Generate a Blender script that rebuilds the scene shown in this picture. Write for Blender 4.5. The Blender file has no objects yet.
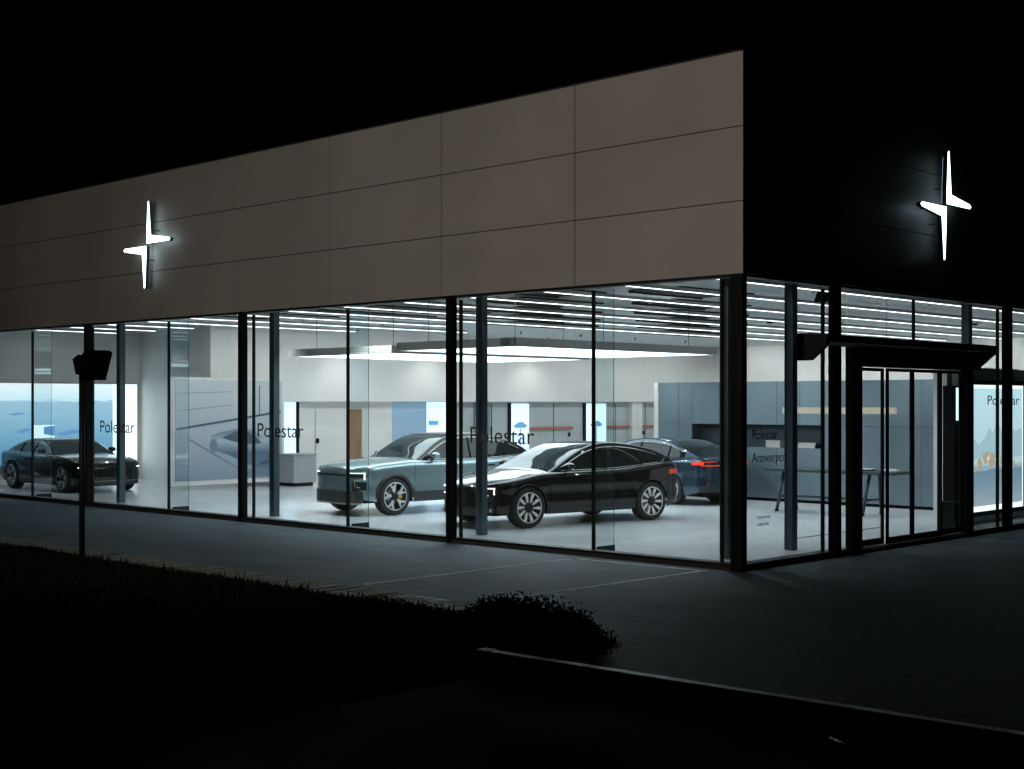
import bpy, math, random
from mathutils import Vector, Matrix
random.seed(7)
R = math.radians
PI = math.pi

# ------------------------------------------------------------------ camera, world, light
scn = bpy.context.scene
COL = scn.collection
cam_d = bpy.data.cameras.new('camera')
cam = bpy.data.objects.new('camera', cam_d)
COL.objects.link(cam)
cam_d.sensor_width = 36.0
cam_d.lens = 1384.0 * 36.0 / 1024.0
cam_d.shift_y = 18.5 / 1024.0
cam_d.clip_end = 600
cam.location = (10.713, -15.808, 2.3)
fwd = Vector((-math.cos(R(46.4)), math.sin(R(46.4)), 0))
cam.rotation_euler = fwd.to_track_quat('-Z', 'Y').to_euler()
scn.camera = cam

world = bpy.data.worlds.new('World')
scn.world = world
world.use_nodes = True
wbg = world.node_tree.nodes['Background']
wbg.inputs[0].default_value = (0.30, 0.42, 0.60, 1)
wbg.inputs[1].default_value = 0.0003

scn.view_settings.view_transform = 'Standard'
scn.view_settings.look = 'None'
scn.view_settings.exposure = 0.35
scn.view_settings.gamma = 1.0
scn.render.engine = 'CYCLES'
scn.cycles.max_bounces = 10
scn.cycles.diffuse_bounces = 4
scn.cycles.glossy_bounces = 4
scn.cycles.transmission_bounces = 6
scn.cycles.transparent_max_bounces = 24
scn.cycles.caustics_reflective = False
scn.cycles.caustics_refractive = False

def spot(name, loc, target, energy, size, blend, color, radius=0.25):
    d = bpy.data.lights.new(name, 'SPOT')
    d.energy = energy * (0.70 if radius > .1 else 1); d.spot_size = R(size); d.spot_blend = blend; d.color = color
    d.shadow_soft_size = radius
    o = bpy.data.objects.new(name, d)
    o.location = loc
    o.rotation_euler = (Vector(target) - Vector(loc)).to_track_quat('-Z', 'Y').to_euler()
    COL.objects.link(o)
    return o
# the street lamp behind the photographer, shining on the long facade only
spot('street_lamp_light', (-1.0, -17.5, 4.6), (-7.5, 0.0, 9.5), 3500, 92, 0.6, (1.0, 0.905, 0.785))

# ------------------------------------------------------------------ materials
def mat(name, col=(0.5, 0.5, 0.5), rough=0.5, metal=0.0, emit=None, es=0.0, coat=0.0, spec=0.5,
        nscale=None, namt=0.15, bump=0.0, bscale=None, stretch=None):
    m = bpy.data.materials.new(name)
    m.use_nodes = True
    nt = m.node_tree
    b = nt.nodes['Principled BSDF']
    b.inputs['Base Color'].default_value = (*col, 1)
    b.inputs['Roughness'].default_value = rough
    b.inputs['Metallic'].default_value = metal
    b.inputs['Coat Weight'].default_value = coat
    b.inputs['Coat Roughness'].default_value = 0.03
    b.inputs['Specular IOR Level'].default_value = spec
    if emit:
        b.inputs['Emission Color'].default_value = (*emit, 1)
        b.inputs['Emission Strength'].default_value = es
    if nscale or bump:
        tc = nt.nodes.new('ShaderNodeTexCoord')
        mp = nt.nodes.new('ShaderNodeMapping')
        if stretch: mp.inputs['Scale'].default_value = stretch
        nt.links.new(tc.outputs['Object'], mp.inputs[0])
    if nscale:
        n = nt.nodes.new('ShaderNodeTexNoise'); n.inputs['Scale'].default_value = nscale
        n.inputs['Detail'].default_value = 6
        nt.links.new(mp.outputs[0], n.inputs['Vector'])
        r = nt.nodes.new('ShaderNodeMapRange')
        r.inputs[1].default_value = 0.3; r.inputs[2].default_value = 0.7
        r.inputs[3].default_value = 1 - namt; r.inputs[4].default_value = 1 + namt
        nt.links.new(n.outputs[0], r.inputs[0])
        mx = nt.nodes.new('ShaderNodeVectorMath'); mx.operation = 'SCALE'
        mx.inputs[0].default_value = col
        nt.links.new(r.outputs[0], mx.inputs['Scale'])
        nt.links.new(mx.outputs[0], b.inputs['Base Color'])
        r2 = nt.nodes.new('ShaderNodeMapRange')
        r2.inputs[1].default_value = 0.3; r2.inputs[2].default_value = 0.7
        r2.inputs[3].default_value = max(0.02, rough * (1 - namt)); r2.inputs[4].default_value = min(1, rough * (1 + namt))
        nt.links.new(n.outputs[0], r2.inputs[0])
        nt.links.new(r2.outputs[0], b.inputs['Roughness'])
    if bump:
        n2 = nt.nodes.new('ShaderNodeTexNoise'); n2.inputs['Scale'].default_value = bscale or 40
        n2.inputs['Detail'].default_value = 5
        nt.links.new(mp.outputs[0], n2.inputs['Vector'])
        bp = nt.nodes.new('ShaderNodeBump'); bp.inputs['Strength'].default_value = bump
        bp.inputs['Distance'].default_value = 0.02
        nt.links.new(n2.outputs[0], bp.inputs['Height'])
        nt.links.new(bp.outputs[0], b.inputs['Normal'])
    return m

def glass_mat(name, tint, refl_tint=(0.9, 1.0, 1.05), ior=1.5, dirt=0.0, boost=1.0):
    m = bpy.data.materials.new(name); m.use_nodes = True
    nt = m.node_tree; nt.nodes.clear()
    out = nt.nodes.new('ShaderNodeOutputMaterial')
    tr = nt.nodes.new('ShaderNodeBsdfTransparent'); tr.inputs[0].default_value = (*tint, 1)
    gl = nt.nodes.new('ShaderNodeBsdfGlossy'); gl.inputs['Roughness'].default_value = 0.0
    gl.inputs[0].default_value = (*[min(1, c) for c in refl_tint], 1)
    lw = nt.nodes.new('ShaderNodeLayerWeight'); lw.inputs[0].default_value = 0.5
    pw = nt.nodes.new('ShaderNodeMath'); pw.operation = 'POWER'; pw.inputs[1].default_value = 5.0
    mu = nt.nodes.new('ShaderNodeMath'); mu.operation = 'MULTIPLY_ADD'
    f0 = 2 * ((ior - 1) / (ior + 1)) ** 2 * boost
    mu.inputs[1].default_value = 1 - f0; mu.inputs[2].default_value = f0
    nt.links.new(lw.outputs['Facing'], pw.inputs[0])
    mix = nt.nodes.new('ShaderNodeMixShader')
    nt.links.new(pw.outputs[0], mu.inputs[0]); nt.links.new(mu.outputs[0], mix.inputs[0])
    nt.links.new(tr.outputs[0], mix.inputs[1]); nt.links.new(gl.outputs[0], mix.inputs[2])
    last = mix
    if dirt:
        df = nt.nodes.new('ShaderNodeBsdfDiffuse'); df.inputs[0].default_value = (0.6, 0.65, 0.65, 1)
        tc = nt.nodes.new('ShaderNodeTexCoord'); mp = nt.nodes.new('ShaderNodeMapping')
        mp.inputs['Scale'].default_value = (9, 9, 0.7)
        n = nt.nodes.new('ShaderNodeTexNoise'); n.inputs['Scale'].default_value = 2.2; n.inputs['Detail'].default_value = 7
        mr = nt.nodes.new('ShaderNodeMapRange')
        mr.inputs[1].default_value = 0.4; mr.inputs[2].default_value = 0.8
        mr.inputs[3].default_value = dirt * 0.25; mr.inputs[4].default_value = dirt
        nt.links.new(tc.outputs['Object'], mp.inputs[0]); nt.links.new(mp.outputs[0], n.inputs['Vector'])
        nt.links.new(n.outputs[0], mr.inputs[0])
        mx = nt.nodes.new('ShaderNodeMixShader')
        nt.links.new(mr.outputs[0], mx.inputs[0]); nt.links.new(mix.outputs[0], mx.inputs[1]); nt.links.new(df.outputs[0], mx.inputs[2])
        last = mx
    nt.links.new(last.outputs[0], out.inputs[0])
    return m

M = {}
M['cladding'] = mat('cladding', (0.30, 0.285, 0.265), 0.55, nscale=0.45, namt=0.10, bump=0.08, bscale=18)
M['cladding_shaded'] = mat('cladding_shaded', (0.045, 0.045, 0.042), 0.55, nscale=0.8, namt=0.2)  # cladding darkened for the short side: missing lamp light put into the colour
M['joint'] = mat('joint', (0.02, 0.02, 0.02), 0.9)
M['steel_dark'] = mat('steel_dark', (0.006, 0.008, 0.009), 0.5, 0.1, spec=0.25, nscale=3, namt=0.2)
M['column_paint'] = mat('column_paint', (0.045, 0.075, 0.09), 0.32, 0.2, nscale=2, namt=0.15)
M['glass'] = glass_mat('glass', (0.83, 0.95, 0.975), ior=1.45, dirt=0.05)
M['glass_fin'] = glass_mat('glass_fin', (0.84, 0.93, 0.94), ior=1.5, dirt=0.015, boost=1.1)
M['white_wall'] = mat('white_wall', (0.76, 0.74, 0.72), 0.7, nscale=0.5, namt=0.03)
M['grey_wall'] = mat('grey_wall', (0.46, 0.50, 0.51), 0.55, nscale=0.6, namt=0.06)
M['ceiling'] = mat('ceiling', (0.50, 0.53, 0.54), 0.6, nscale=1.2, namt=0.06)
M['ceiling_tray'] = mat('ceiling_tray', (0.30, 0.32, 0.32), 0.5)
M['floor'] = mat('floor', (0.62, 0.65, 0.68), 0.22, nscale=0.6, namt=0.05)
M['black'] = mat('black', (0.004, 0.004, 0.005), 0.55, spec=0.15)
M['void'] = mat('void', (0.006, 0.007, 0.008), 0.9)
M['letter'] = mat('letter', (0.07, 0.07, 0.07), 0.6)
M['letter_white'] = mat('letter_white', (0.35, 0.37, 0.38), 0.6)
M['lamp'] = mat('lamp', (0.9, 0.9, 0.9), 0.5, emit=(0.88, 0.96, 1.0), es=3.0)
M['strip'] = mat('strip', (0.9, 0.9, 0.9), 0.5, emit=(1.0, 0.97, 0.93), es=3.2)
M['sign'] = mat('sign', (0.9, 0.95, 0.95), 0.5, emit=(0.80, 0.97, 1.0), es=4.0)
M['sign_side'] = mat('sign_side', (0.10, 0.11, 0.115), 0.4)
M['housing'] = mat('housing', (0.42, 0.42, 0.41), 0.5)
M['blue_steel'] = mat('blue_steel', (0.22, 0.29, 0.335), 0.36, 0.45, nscale=0.5, namt=0.16, stretch=(1.5, 1, 0.5))
M['niche'] = mat('niche', (0.05, 0.07, 0.085), 0.5)
M['table'] = mat('table', (0.03, 0.042, 0.052), 0.45, nscale=4, namt=0.15)
M['beige'] = mat('beige', (0.50, 0.40, 0.31), 0.6, emit=(1.0, 0.8, 0.62), es=0.22)
M['orange'] = mat('orange', (0.42, 0.12, 0.08), 0.5)
M['oak'] = mat('oak', (0.36, 0.20, 0.11), 0.5, nscale=2.5, namt=0.25, stretch=(8, 8, 0.6))
M['desk'] = mat('desk', (0.36, 0.365, 0.37), 0.5, nscale=3, namt=0.05)
M['paper'] = mat('paper', (0.75, 0.73, 0.70), 0.7)
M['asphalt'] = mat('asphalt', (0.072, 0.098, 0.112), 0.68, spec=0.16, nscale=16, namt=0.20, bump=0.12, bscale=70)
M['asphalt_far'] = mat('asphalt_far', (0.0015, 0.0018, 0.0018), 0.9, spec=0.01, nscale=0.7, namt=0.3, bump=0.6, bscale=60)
M['asphalt_drive'] = mat('asphalt_drive', (0.009, 0.0115, 0.012), 0.85, spec=0.03, nscale=40, namt=0.35, bump=0.25, bscale=80)
M['paint'] = mat('paint', (0.38, 0.42, 0.43), 0.8, spec=0.1, nscale=5, namt=0.6)
M['paver'] = mat('paver', (0.12, 0.125, 0.10), 0.75, nscale=2.5, namt=0.4, bump=0.3)
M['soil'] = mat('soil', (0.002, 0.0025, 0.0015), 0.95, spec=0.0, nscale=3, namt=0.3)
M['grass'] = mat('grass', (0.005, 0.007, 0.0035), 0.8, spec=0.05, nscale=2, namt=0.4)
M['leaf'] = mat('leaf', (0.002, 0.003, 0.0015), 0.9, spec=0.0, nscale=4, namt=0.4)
M['galv'] = mat('galv', (0.42, 0.41, 0.38), 0.5, 0.5, nscale=3, namt=0.3)
M['galv_pale'] = mat('galv_pale', (0.70, 0.72, 0.72), 0.6)
M['galv_dark'] = mat('galv_dark', (0.02, 0.02, 0.018), 0.8, spec=0.05)
M['post'] = mat('post', (0.003, 0.0035, 0.004), 0.6, spec=0.12)
M['sign_back'] = mat('sign_back', (0.8, 0.9, 0.95), 0.5, emit=(0.62, 0.88, 1.0), es=1.7)
M['pitch'] = mat('pitch', (0.0012, 0.0012, 0.0013), 0.9, spec=0.0)
M['rubber'] = mat('rubber', (0.012, 0.012, 0.012), 0.65)
M['rim'] = mat('rim', (0.62, 0.63, 0.64), 0.35, 0.35)
M['rim_bright'] = mat('rim_bright', (0.80, 0.81, 0.82), 0.4, 0.1)
M['rim_dark'] = mat('rim_dark', (0.02, 0.02, 0.022), 0.35, 0.5)
M['caliper'] = mat('caliper', (0.75, 0.42, 0.03), 0.4)
M['disc'] = mat('disc', (0.25, 0.25, 0.25), 0.3, 0.9)
M['car_glass'] = mat('car_glass', (0.010, 0.014, 0.014), 0.015, 0.0, spec=0.3)
M['windscreen'] = mat('windscreen', (0.03, 0.042, 0.045), 0.02, 0.0, spec=0.35)
M['car_black'] = mat('car_black', (0.004, 0.004, 0.005), 0.3, 0.0, coat=1.0, spec=0.1)
M['car_blue_grey'] = mat('car_blue_grey', (0.25, 0.33, 0.355), 0.3, 0.6, coat=1.0)
M['car_blue'] = mat('car_blue', (0.02, 0.045, 0.075), 0.25, 0.55, coat=1.0)
M['chrome'] = mat('chrome', (0.6, 0.58, 0.54), 0.15, 1.0)
M['head_lamp'] = mat('head_lamp', (0.9, 0.9, 0.85), 0.3, emit=(1.0, 0.97, 0.85), es=1.3)
M['head_glass'] = mat('head_glass', (0.03, 0.035, 0.035), 0.05, coat=1.0)
M['tail_lamp'] = mat('tail_lamp', (0.5, 0.02, 0.01), 0.25, emit=(1.0, 0.06, 0.03), es=0.75)
M['tail_dim'] = mat('tail_dim', (0.35, 0.03, 0.02), 0.2, emit=(1.0, 0.12, 0.06), es=0.22)
M['tail_dark'] = mat('tail_dark', (0.10, 0.01, 0.01), 0.3)
M['plastic'] = mat('plastic', (0.022, 0.024, 0.026), 0.5)

def emit_grad(name, stops, z0, z1, strength, noise=0.0, nscale=(1, 1, 6), axis='Z'):
    """backlit print: colour bands over the panel's own height, with printed texture"""
    m = bpy.data.materials.new(name); m.use_nodes = True
    nt = m.node_tree; b = nt.nodes['Principled BSDF']
    b.inputs['Roughness'].default_value = 0.5
    tc = nt.nodes.new('ShaderNodeTexCoord'); sp = nt.nodes.new('ShaderNodeSeparateXYZ')
    nt.links.new(tc.outputs['Object'], sp.inputs[0])
    mr = nt.nodes.new('ShaderNodeMapRange'); mr.inputs[1].default_value = z0; mr.inputs[2].default_value = z1
    nt.links.new(sp.outputs[axis], mr.inputs[0])
    src = mr.outputs[0]
    if noise:
        mp = nt.nodes.new('ShaderNodeMapping'); mp.inputs['Scale'].default_value = nscale
        nt.links.new(tc.outputs['Object'], mp.inputs[0])
        n = nt.nodes.new('ShaderNodeTexNoise'); n.inputs['Scale'].default_value = 1.5; n.inputs['Detail'].default_value = 6
        nt.links.new(mp.outputs[0], n.inputs['Vector'])
        a = nt.nodes.new('ShaderNodeMath'); a.operation = 'MULTIPLY_ADD'
        nt.links.new(n.outputs[0], a.inputs[0]); a.inputs[1].default_value = noise
        a2 = nt.nodes.new('ShaderNodeMath'); a2.operation = 'SUBTRACT'; a2.inputs[1].default_value = noise * 0.5
        nt.links.new(mr.outputs[0], a2.inputs[0]); nt.links.new(a2.outputs[0], a.inputs[2])
        src = a.outputs[0]
    cr = nt.nodes.new('ShaderNodeValToRGB')
    el = cr.color_ramp.elements
    while len(el) > 1: el.remove(el[-1])
    el[0].position = stops[0][0]; el[0].color = (*stops[0][1], 1)
    for p, c in stops[1:]:
        e = el.new(p); e.color = (*c, 1)
    nt.links.new(src, cr.inputs[0])
    nt.links.new(cr.outputs[0], b.inputs['Base Color'])
    nt.links.new(cr.outputs[0], b.inputs['Emission Color'])
    b.inputs['Emission Strength'].default_value = strength
    return m
M['sea'] = emit_grad('sea', [(0.0, (0.06, 0.17, 0.28)), (0.35, (0.13, 0.28, 0.39)), (0.78, (0.27, 0.41, 0.50)), (0.80, (0.50, 0.64, 0.72)), (1.0, (0.72, 0.76, 0.78))],
                     0.5, 2.85, 1.0, noise=0.13, nscale=(1, 0.8, 7))
M['box_white'] = mat('box_white', (0.8, 0.85, 0.85), 0.5, emit=(0.85, 0.97, 1.0), es=1.3)
M['print_dark'] = mat('print_dark', (0.03, 0.12, 0.2), 0.5, emit=(0.05, 0.22, 0.36), es=0.8)
M['print_white'] = mat('print_white', (0.7, 0.8, 0.85), 0.5, emit=(0.7, 0.85, 0.92), es=0.9)
M['print_sketch'] = emit_grad('print_sketch', [(0.0, (0.16, 0.21, 0.28)), (0.35, (0.28, 0.33, 0.39)), (0.8, (0.42, 0.45, 0.48)), (1.0, (0.46, 0.48, 0.50))],
                              0.0, 3.0, 0.15, noise=0.06, nscale=(1, 0.3, 1))
M['sketch_line'] = mat('sketch_line', (0.07, 0.10, 0.14), 0.6)
M['sketch_body'] = emit_grad('sketch_body', [(0.0, (0.10, 0.15, 0.22)), (0.45, (0.08, 0.12, 0.18)), (0.78, (0.33, 0.40, 0.47)), (1.0, (0.16, 0.21, 0.28))], 0.55, 1.5, 0.12)
M['sketch_mid'] = mat('sketch_mid', (0.16, 0.22, 0.30), 0.6)
M['mountain_sky'] = emit_grad('mountain_sky', [(0.0, (0.32, 0.38, 0.42)), (0.2, (0.20, 0.27, 0.33)), (0.30, (0.16, 0.24, 0.30)), (0.36, (0.50, 0.60, 0.62)), (1.0, (0.55, 0.76, 0.82))],
                              0.35, 2.6, 0.95, noise=0.12, nscale=(1, 1, 6))
M['mountain'] = mat('mountain', (0.3, 0.42, 0.5), 0.6, emit=(0.42, 0.58, 0.63), es=0.85)
M['gold'] = mat('gold', (0.6, 0.45, 0.25), 0.6, emit=(0.50, 0.42, 0.32), es=0.8, nscale=14, namt=0.5)
M['blue_glow'] = emit_grad('blue_glow', [(0.0, (0.16, 0.26, 0.37)), (1.0, (0.26, 0.38, 0.50))], 0, 2.3, 0.35)
M['pale_glow'] = mat('pale_glow', (0.7, 0.8, 0.9), 0.5, emit=(0.62, 0.80, 0.98), es=0.9)
M['print_blue'] = mat('print_blue', (0.1, 0.25, 0.45), 0.5, emit=(0.12, 0.28, 0.50), es=0.7)

# ------------------------------------------------------------------ mesh helpers
class MB:
    def __init__(s): s.v = []; s.f = []; s.sm = []
    def box(s, x0, x1, y0, y1, z0, z1):
        i = len(s.v)
        s.v += [(x, y, z) for z in (z0, z1) for y in (y0, y1) for x in (x0, x1)]
        for f in ((0, 2, 3, 1), (4, 5, 7, 6), (0, 1, 5, 4), (2, 6, 7, 3), (0, 4, 6, 2), (1, 3, 7, 5)):
            s.f.append(tuple(i + k for k in f)); s.sm.append(False)
        return s
    def prism(s, pts, fn0, fn1):
        """outline pts (u, v) extruded between fn0(u,v) and fn1(u,v)"""
        i = len(s.v); n = len(pts)
        s.v += [fn0(*p) for p in pts] + [fn1(*p) for p in pts]
        s.f.append(tuple(range(i, i + n))); s.f.append(tuple(range(i + 2 * n - 1, i + n - 1, -1)))
        s.sm += [False, False]
        for k in range(n):
            s.f.append((i + k, i + (k + 1) % n, i + n + (k + 1) % n, i + n + k)); s.sm.append(False)
        return s
    def tube(s, path, r, n=8, smooth=True):
        i0 = len(s.v); P = [Vector(p) for p in path]
        rr = r if isinstance(r, (list, tuple)) else [r] * len(P)
        for k, p in enumerate(P):
            d = (P[min(k + 1, len(P) - 1)] - P[max(k - 1, 0)]).normalized()
            a = d.cross(Vector((0, 0, 1)))
            if a.length < 1e-3: a = d.cross(Vector((1, 0, 0)))
            a.normalize(); b = d.cross(a)
            for j in range(n):
                t = 2 * PI * j / n
                s.v.append(tuple(p + (a * math.cos(t) + b * math.sin(t)) * rr[k]))
        for k in range(len(P) - 1):
            for j in range(n):
                a = i0 + k * n + j; b = i0 + k * n + (j + 1) % n
                s.f.append((a, b, b + n, a + n)); s.sm.append(smooth)
        s.f.append(tuple(range(i0, i0 + n))[::-1]); s.f.append(tuple(range(i0 + (len(P) - 1) * n, i0 + len(P) * n)))
        s.sm += [False, False]
        return s
    def lathe_y(s, prof, n=40, smooth=True, cx=0, cz=0):
        """profile (y, r) around the local y axis"""
        i0 = len(s.v); m = len(prof)
        for j in range(n):
            t = 2 * PI * j / n
            for (y, r) in prof: s.v.append((cx + r * math.cos(t), y, cz + r * math.sin(t)))
        for j in range(n):
            for k in range(m - 1):
                a = i0 + j * m + k; b = i0 + ((j + 1) % n) * m + k
                s.f.append((a, a + 1, b + 1, b)); s.sm.append(smooth)
        return s
    def ellipsoid(s, c, r, n=14, m=8):
        i0 = len(s.v)
        for k in range(m + 1):
            ph = PI * k / m
            for j in range(n):
                t = 2 * PI * j / n
                s.v.append((c[0] + r[0] * math.sin(ph) * math.cos(t), c[1] + r[1] * math.sin(ph) * math.sin(t), c[2] + r[2] * math.cos(ph)))
        for k in range(m):
            for j in range(n):
                a = i0 + k * n + j; b = i0 + k * n + (j + 1) % n
                s.f.append((a, a + n, b + n, b)); s.sm.append(True)
        return s
    def quad(s, a, b, c, d, smooth=False):
        i = len(s.v); s.v += [a, b, c, d]; s.f.append((i, i + 1, i + 2, i + 3)); s.sm.append(smooth); return s
    def build(s, name, m, parent=None, bevel=0.0):
        me = bpy.data.meshes.new(name)
        me.from_pydata(s.v, [], s.f)
        me.polygons.foreach_set('use_smooth', s.sm)
        me.materials.append(m); me.update()
        o = bpy.data.objects.new(name, me); COL.objects.link(o)
        if parent: o.parent = parent
        if bevel:
            b = o.modifiers.new('bevel', 'BEVEL'); b.width = bevel; b.segments = 2; b.limit_method = 'ANGLE'
        return o

def tag(o, label=None, cat=None, group=None, kind=None):
    if label: o['label'] = label
    if cat: o['category'] = cat
    if group: o['group'] = group
    if kind: o['kind'] = kind
    return o
def empty(name, loc=(0, 0, 0), rz=0, label=None, cat=None, group=None):
    o = bpy.data.objects.new(name, None); COL.objects.link(o)
    o.location = loc; o.rotation_euler = (0, 0, rz)
    return tag(o, label, cat, group)
def copy_tree(o, parent=None):
    kids = [c for c in bpy.data.objects if c.parent == o]
    c = o.copy(); COL.objects.link(c)
    if parent: c.parent = parent
    for k in kids: copy_tree(k, c)
    return c
def box(name, m, x0, x1, y0, y1, z0, z1, parent=None, bevel=0.0):
    return MB().box(x0, x1, y0, y1, z0, z1).build(name, m, parent, bevel)

def text_mesh(name, body, size, m, loc, rot, parent=None, sx=1.0, spacing=1.0, extrude=0.001):
    cu = bpy.data.curves.new('tmp_text', 'FONT'); cu.body = body; cu.size = size; cu.extrude = extrude
    cu.space_character = spacing; cu.resolution_u = 6
    t = bpy.data.objects.new('tmp_text', cu); COL.objects.link(t)
    dg = bpy.context.evaluated_depsgraph_get(); dg.update()
    me = bpy.data.meshes.new_from_object(t.evaluated_get(dg))
    bpy.data.objects.remove(t); bpy.data.curves.remove(cu)
    me.transform(Matrix.Scale(sx, 4, (1, 0, 0)))
    me.materials.clear(); me.materials.append(m)
    o = bpy.data.objects.new(name, me); COL.objects.link(o)
    o.location = loc; o.rotation_euler = rot
    if parent: o.parent = parent
    return o

# ------------------------------------------------------------------ ground
FX = -30.0     # left end of the long facade
RY = 30.0      # far end of the short facade
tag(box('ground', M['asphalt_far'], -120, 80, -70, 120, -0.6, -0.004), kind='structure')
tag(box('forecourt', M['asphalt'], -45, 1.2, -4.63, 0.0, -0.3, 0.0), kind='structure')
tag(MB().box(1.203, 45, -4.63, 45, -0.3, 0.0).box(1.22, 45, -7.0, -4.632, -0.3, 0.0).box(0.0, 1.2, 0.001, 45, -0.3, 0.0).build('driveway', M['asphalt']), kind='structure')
# brick kerb strip: pavers laid side by side
mb = MB()
x = -45.0
while x < 1.0:
    dz = random.uniform(-0.006, 0.006)
    for (ya, yb) in ((-4.98, -4.64), (-5.34, -5.0)):
        mb.box(x, x + 0.10, ya, yb, -0.2, 0.012 + dz)
    x += 0.12
tag(mb.build('kerb_strip', M['paver']), kind='structure')
def asphalt_falloff():
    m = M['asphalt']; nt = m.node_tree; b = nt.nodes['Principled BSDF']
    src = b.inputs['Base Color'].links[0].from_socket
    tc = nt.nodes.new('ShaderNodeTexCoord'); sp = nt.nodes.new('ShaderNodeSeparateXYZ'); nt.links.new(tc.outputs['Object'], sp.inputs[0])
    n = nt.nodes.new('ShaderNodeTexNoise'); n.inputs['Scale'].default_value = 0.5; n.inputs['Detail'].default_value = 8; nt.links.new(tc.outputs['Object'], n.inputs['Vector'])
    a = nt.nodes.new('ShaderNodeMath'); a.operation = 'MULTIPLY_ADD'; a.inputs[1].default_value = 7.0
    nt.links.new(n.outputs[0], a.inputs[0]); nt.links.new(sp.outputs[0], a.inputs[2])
    mr = nt.nodes.new('ShaderNodeMapRange'); mr.inputs[1].default_value = 1.5; mr.inputs[2].default_value = 7.0; mr.inputs[3].default_value = 1.0; mr.inputs[4].default_value = 0.18  # ground darkened towards the right: fading light put into the asphalt colour
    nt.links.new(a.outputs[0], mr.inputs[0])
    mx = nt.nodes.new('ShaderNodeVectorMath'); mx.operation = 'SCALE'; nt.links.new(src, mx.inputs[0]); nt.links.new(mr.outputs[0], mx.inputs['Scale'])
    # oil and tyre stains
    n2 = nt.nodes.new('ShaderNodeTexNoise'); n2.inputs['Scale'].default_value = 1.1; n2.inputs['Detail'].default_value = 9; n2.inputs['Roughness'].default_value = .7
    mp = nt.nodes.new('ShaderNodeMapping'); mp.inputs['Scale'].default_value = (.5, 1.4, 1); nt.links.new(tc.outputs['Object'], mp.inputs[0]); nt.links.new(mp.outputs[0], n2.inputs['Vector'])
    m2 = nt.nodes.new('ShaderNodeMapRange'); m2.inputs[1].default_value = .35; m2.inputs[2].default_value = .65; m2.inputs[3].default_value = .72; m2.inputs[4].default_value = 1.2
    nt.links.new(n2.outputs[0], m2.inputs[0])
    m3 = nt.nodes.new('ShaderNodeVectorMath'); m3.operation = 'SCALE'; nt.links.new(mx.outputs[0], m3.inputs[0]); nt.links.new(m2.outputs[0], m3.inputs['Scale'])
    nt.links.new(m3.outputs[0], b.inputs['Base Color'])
asphalt_falloff()
# painted bay lines
def strip(a, b, w, z0=0.0, z1=0.004):
    a = Vector((*a, 0)); b = Vector((*b, 0)); d = (b - a).normalized(); n = Vector((-d.y, d.x, 0)) * w / 2
    m_ = MB(); q = [a + n, b + n, b - n, a - n]
    m_.prism([(p.x, p.y) for p in q], lambda u, v: (u, v, z0), lambda u, v: (u, v, z1)); return m_
mk = strip((-2.73, -0.42), (-2.73, -4.4), 0.09)
mk2 = strip((-2.68, -0.36), (-0.40, -0.27), 0.07)
mk3 = strip((-0.46, -0.36), (-0.54, -4.4), 0.09)
for q, lb in ((mk, 'faded white bay line running from the glass towards the verge, left one'),
              (mk2, 'faded white line along the foot of the glass joining two bay lines'),
              (mk3, 'faded white bay line nearest the corner of the showroom')):
    tag(q.build('bay_line', M['paint']), kind='structure')
tag(strip((5.2, -0.9), (9.5, 1.5), 0.10, 0.0, 0.006).build('road_marking', M['paint']), kind='structure')
# verge
ver = MB()
N = 60
def vz(x, y):
    d = min(1, max(0, (-5.36 - y) / 2.2)); e = min(1, max(0, (2.55 - x) / 1.2))
    return -0.02 + 0.03 * e + (0.10 * d + 0.05 * math.sin(x * 1.3) * d) * e
i0 = len(ver.v)
xs = [-45 + 47.6 * i / 80 for i in range(81)]; ys = [-5.36 - 13 * j / 20 for j in range(21)]
for yy in ys:
    for xx in xs: ver.v.append((xx, yy, vz(xx, yy)))
for j in range(20):
    for i in range(80):
        a = j * 81 + i; ver.f.append((a, a + 81, a + 82, a + 1)); ver.sm.append(True)
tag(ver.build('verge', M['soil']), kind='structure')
# grass
gr = MB()
for k in range(42000):
    xx = random.uniform(-17, 2.4); 
    yy = -5.48 - abs(random.gauss(0, 0.9)) + random.gauss(0, .05) if random.random() < 0.8 else random.uniform(-11, -5.5)
    if xx > 2.3 - (-5.3 - yy) * 0.0 and random.random() < 0.5: continue
    z = vz(xx, yy); h = random.uniform(0.03, 0.10) * (1 + (random.random() < 0.05) * 0.9)
    a = random.uniform(0, 2 * PI); w = random.uniform(0.006, 0.014); l = random.uniform(-0.08, 0.08); l2 = random.uniform(-0.08, 0.08)
    dx, dy = math.cos(a) * w, math.sin(a) * w
    i = len(gr.v)
    gr.v += [(xx - dx, yy - dy, z - .01), (xx + dx, yy + dy, z - .01), (xx + dx * .6 + l * .4, yy + dy * .6 + l2 * .4, z + h * .6), (xx - dx * .6 + l * .4, yy - dy * .6 + l2 * .4, z + h * .6), (xx + l, yy + l2, z + h)]
    gr.f += [(i, i + 1, i + 2, i + 3), (i + 3, i + 2, i + 4)]; gr.sm += [False, False]
tag(gr.build('grass', M['grass']), 'dark rough grass along the brick kerb strip', 'grass', kind='stuff')
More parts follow.
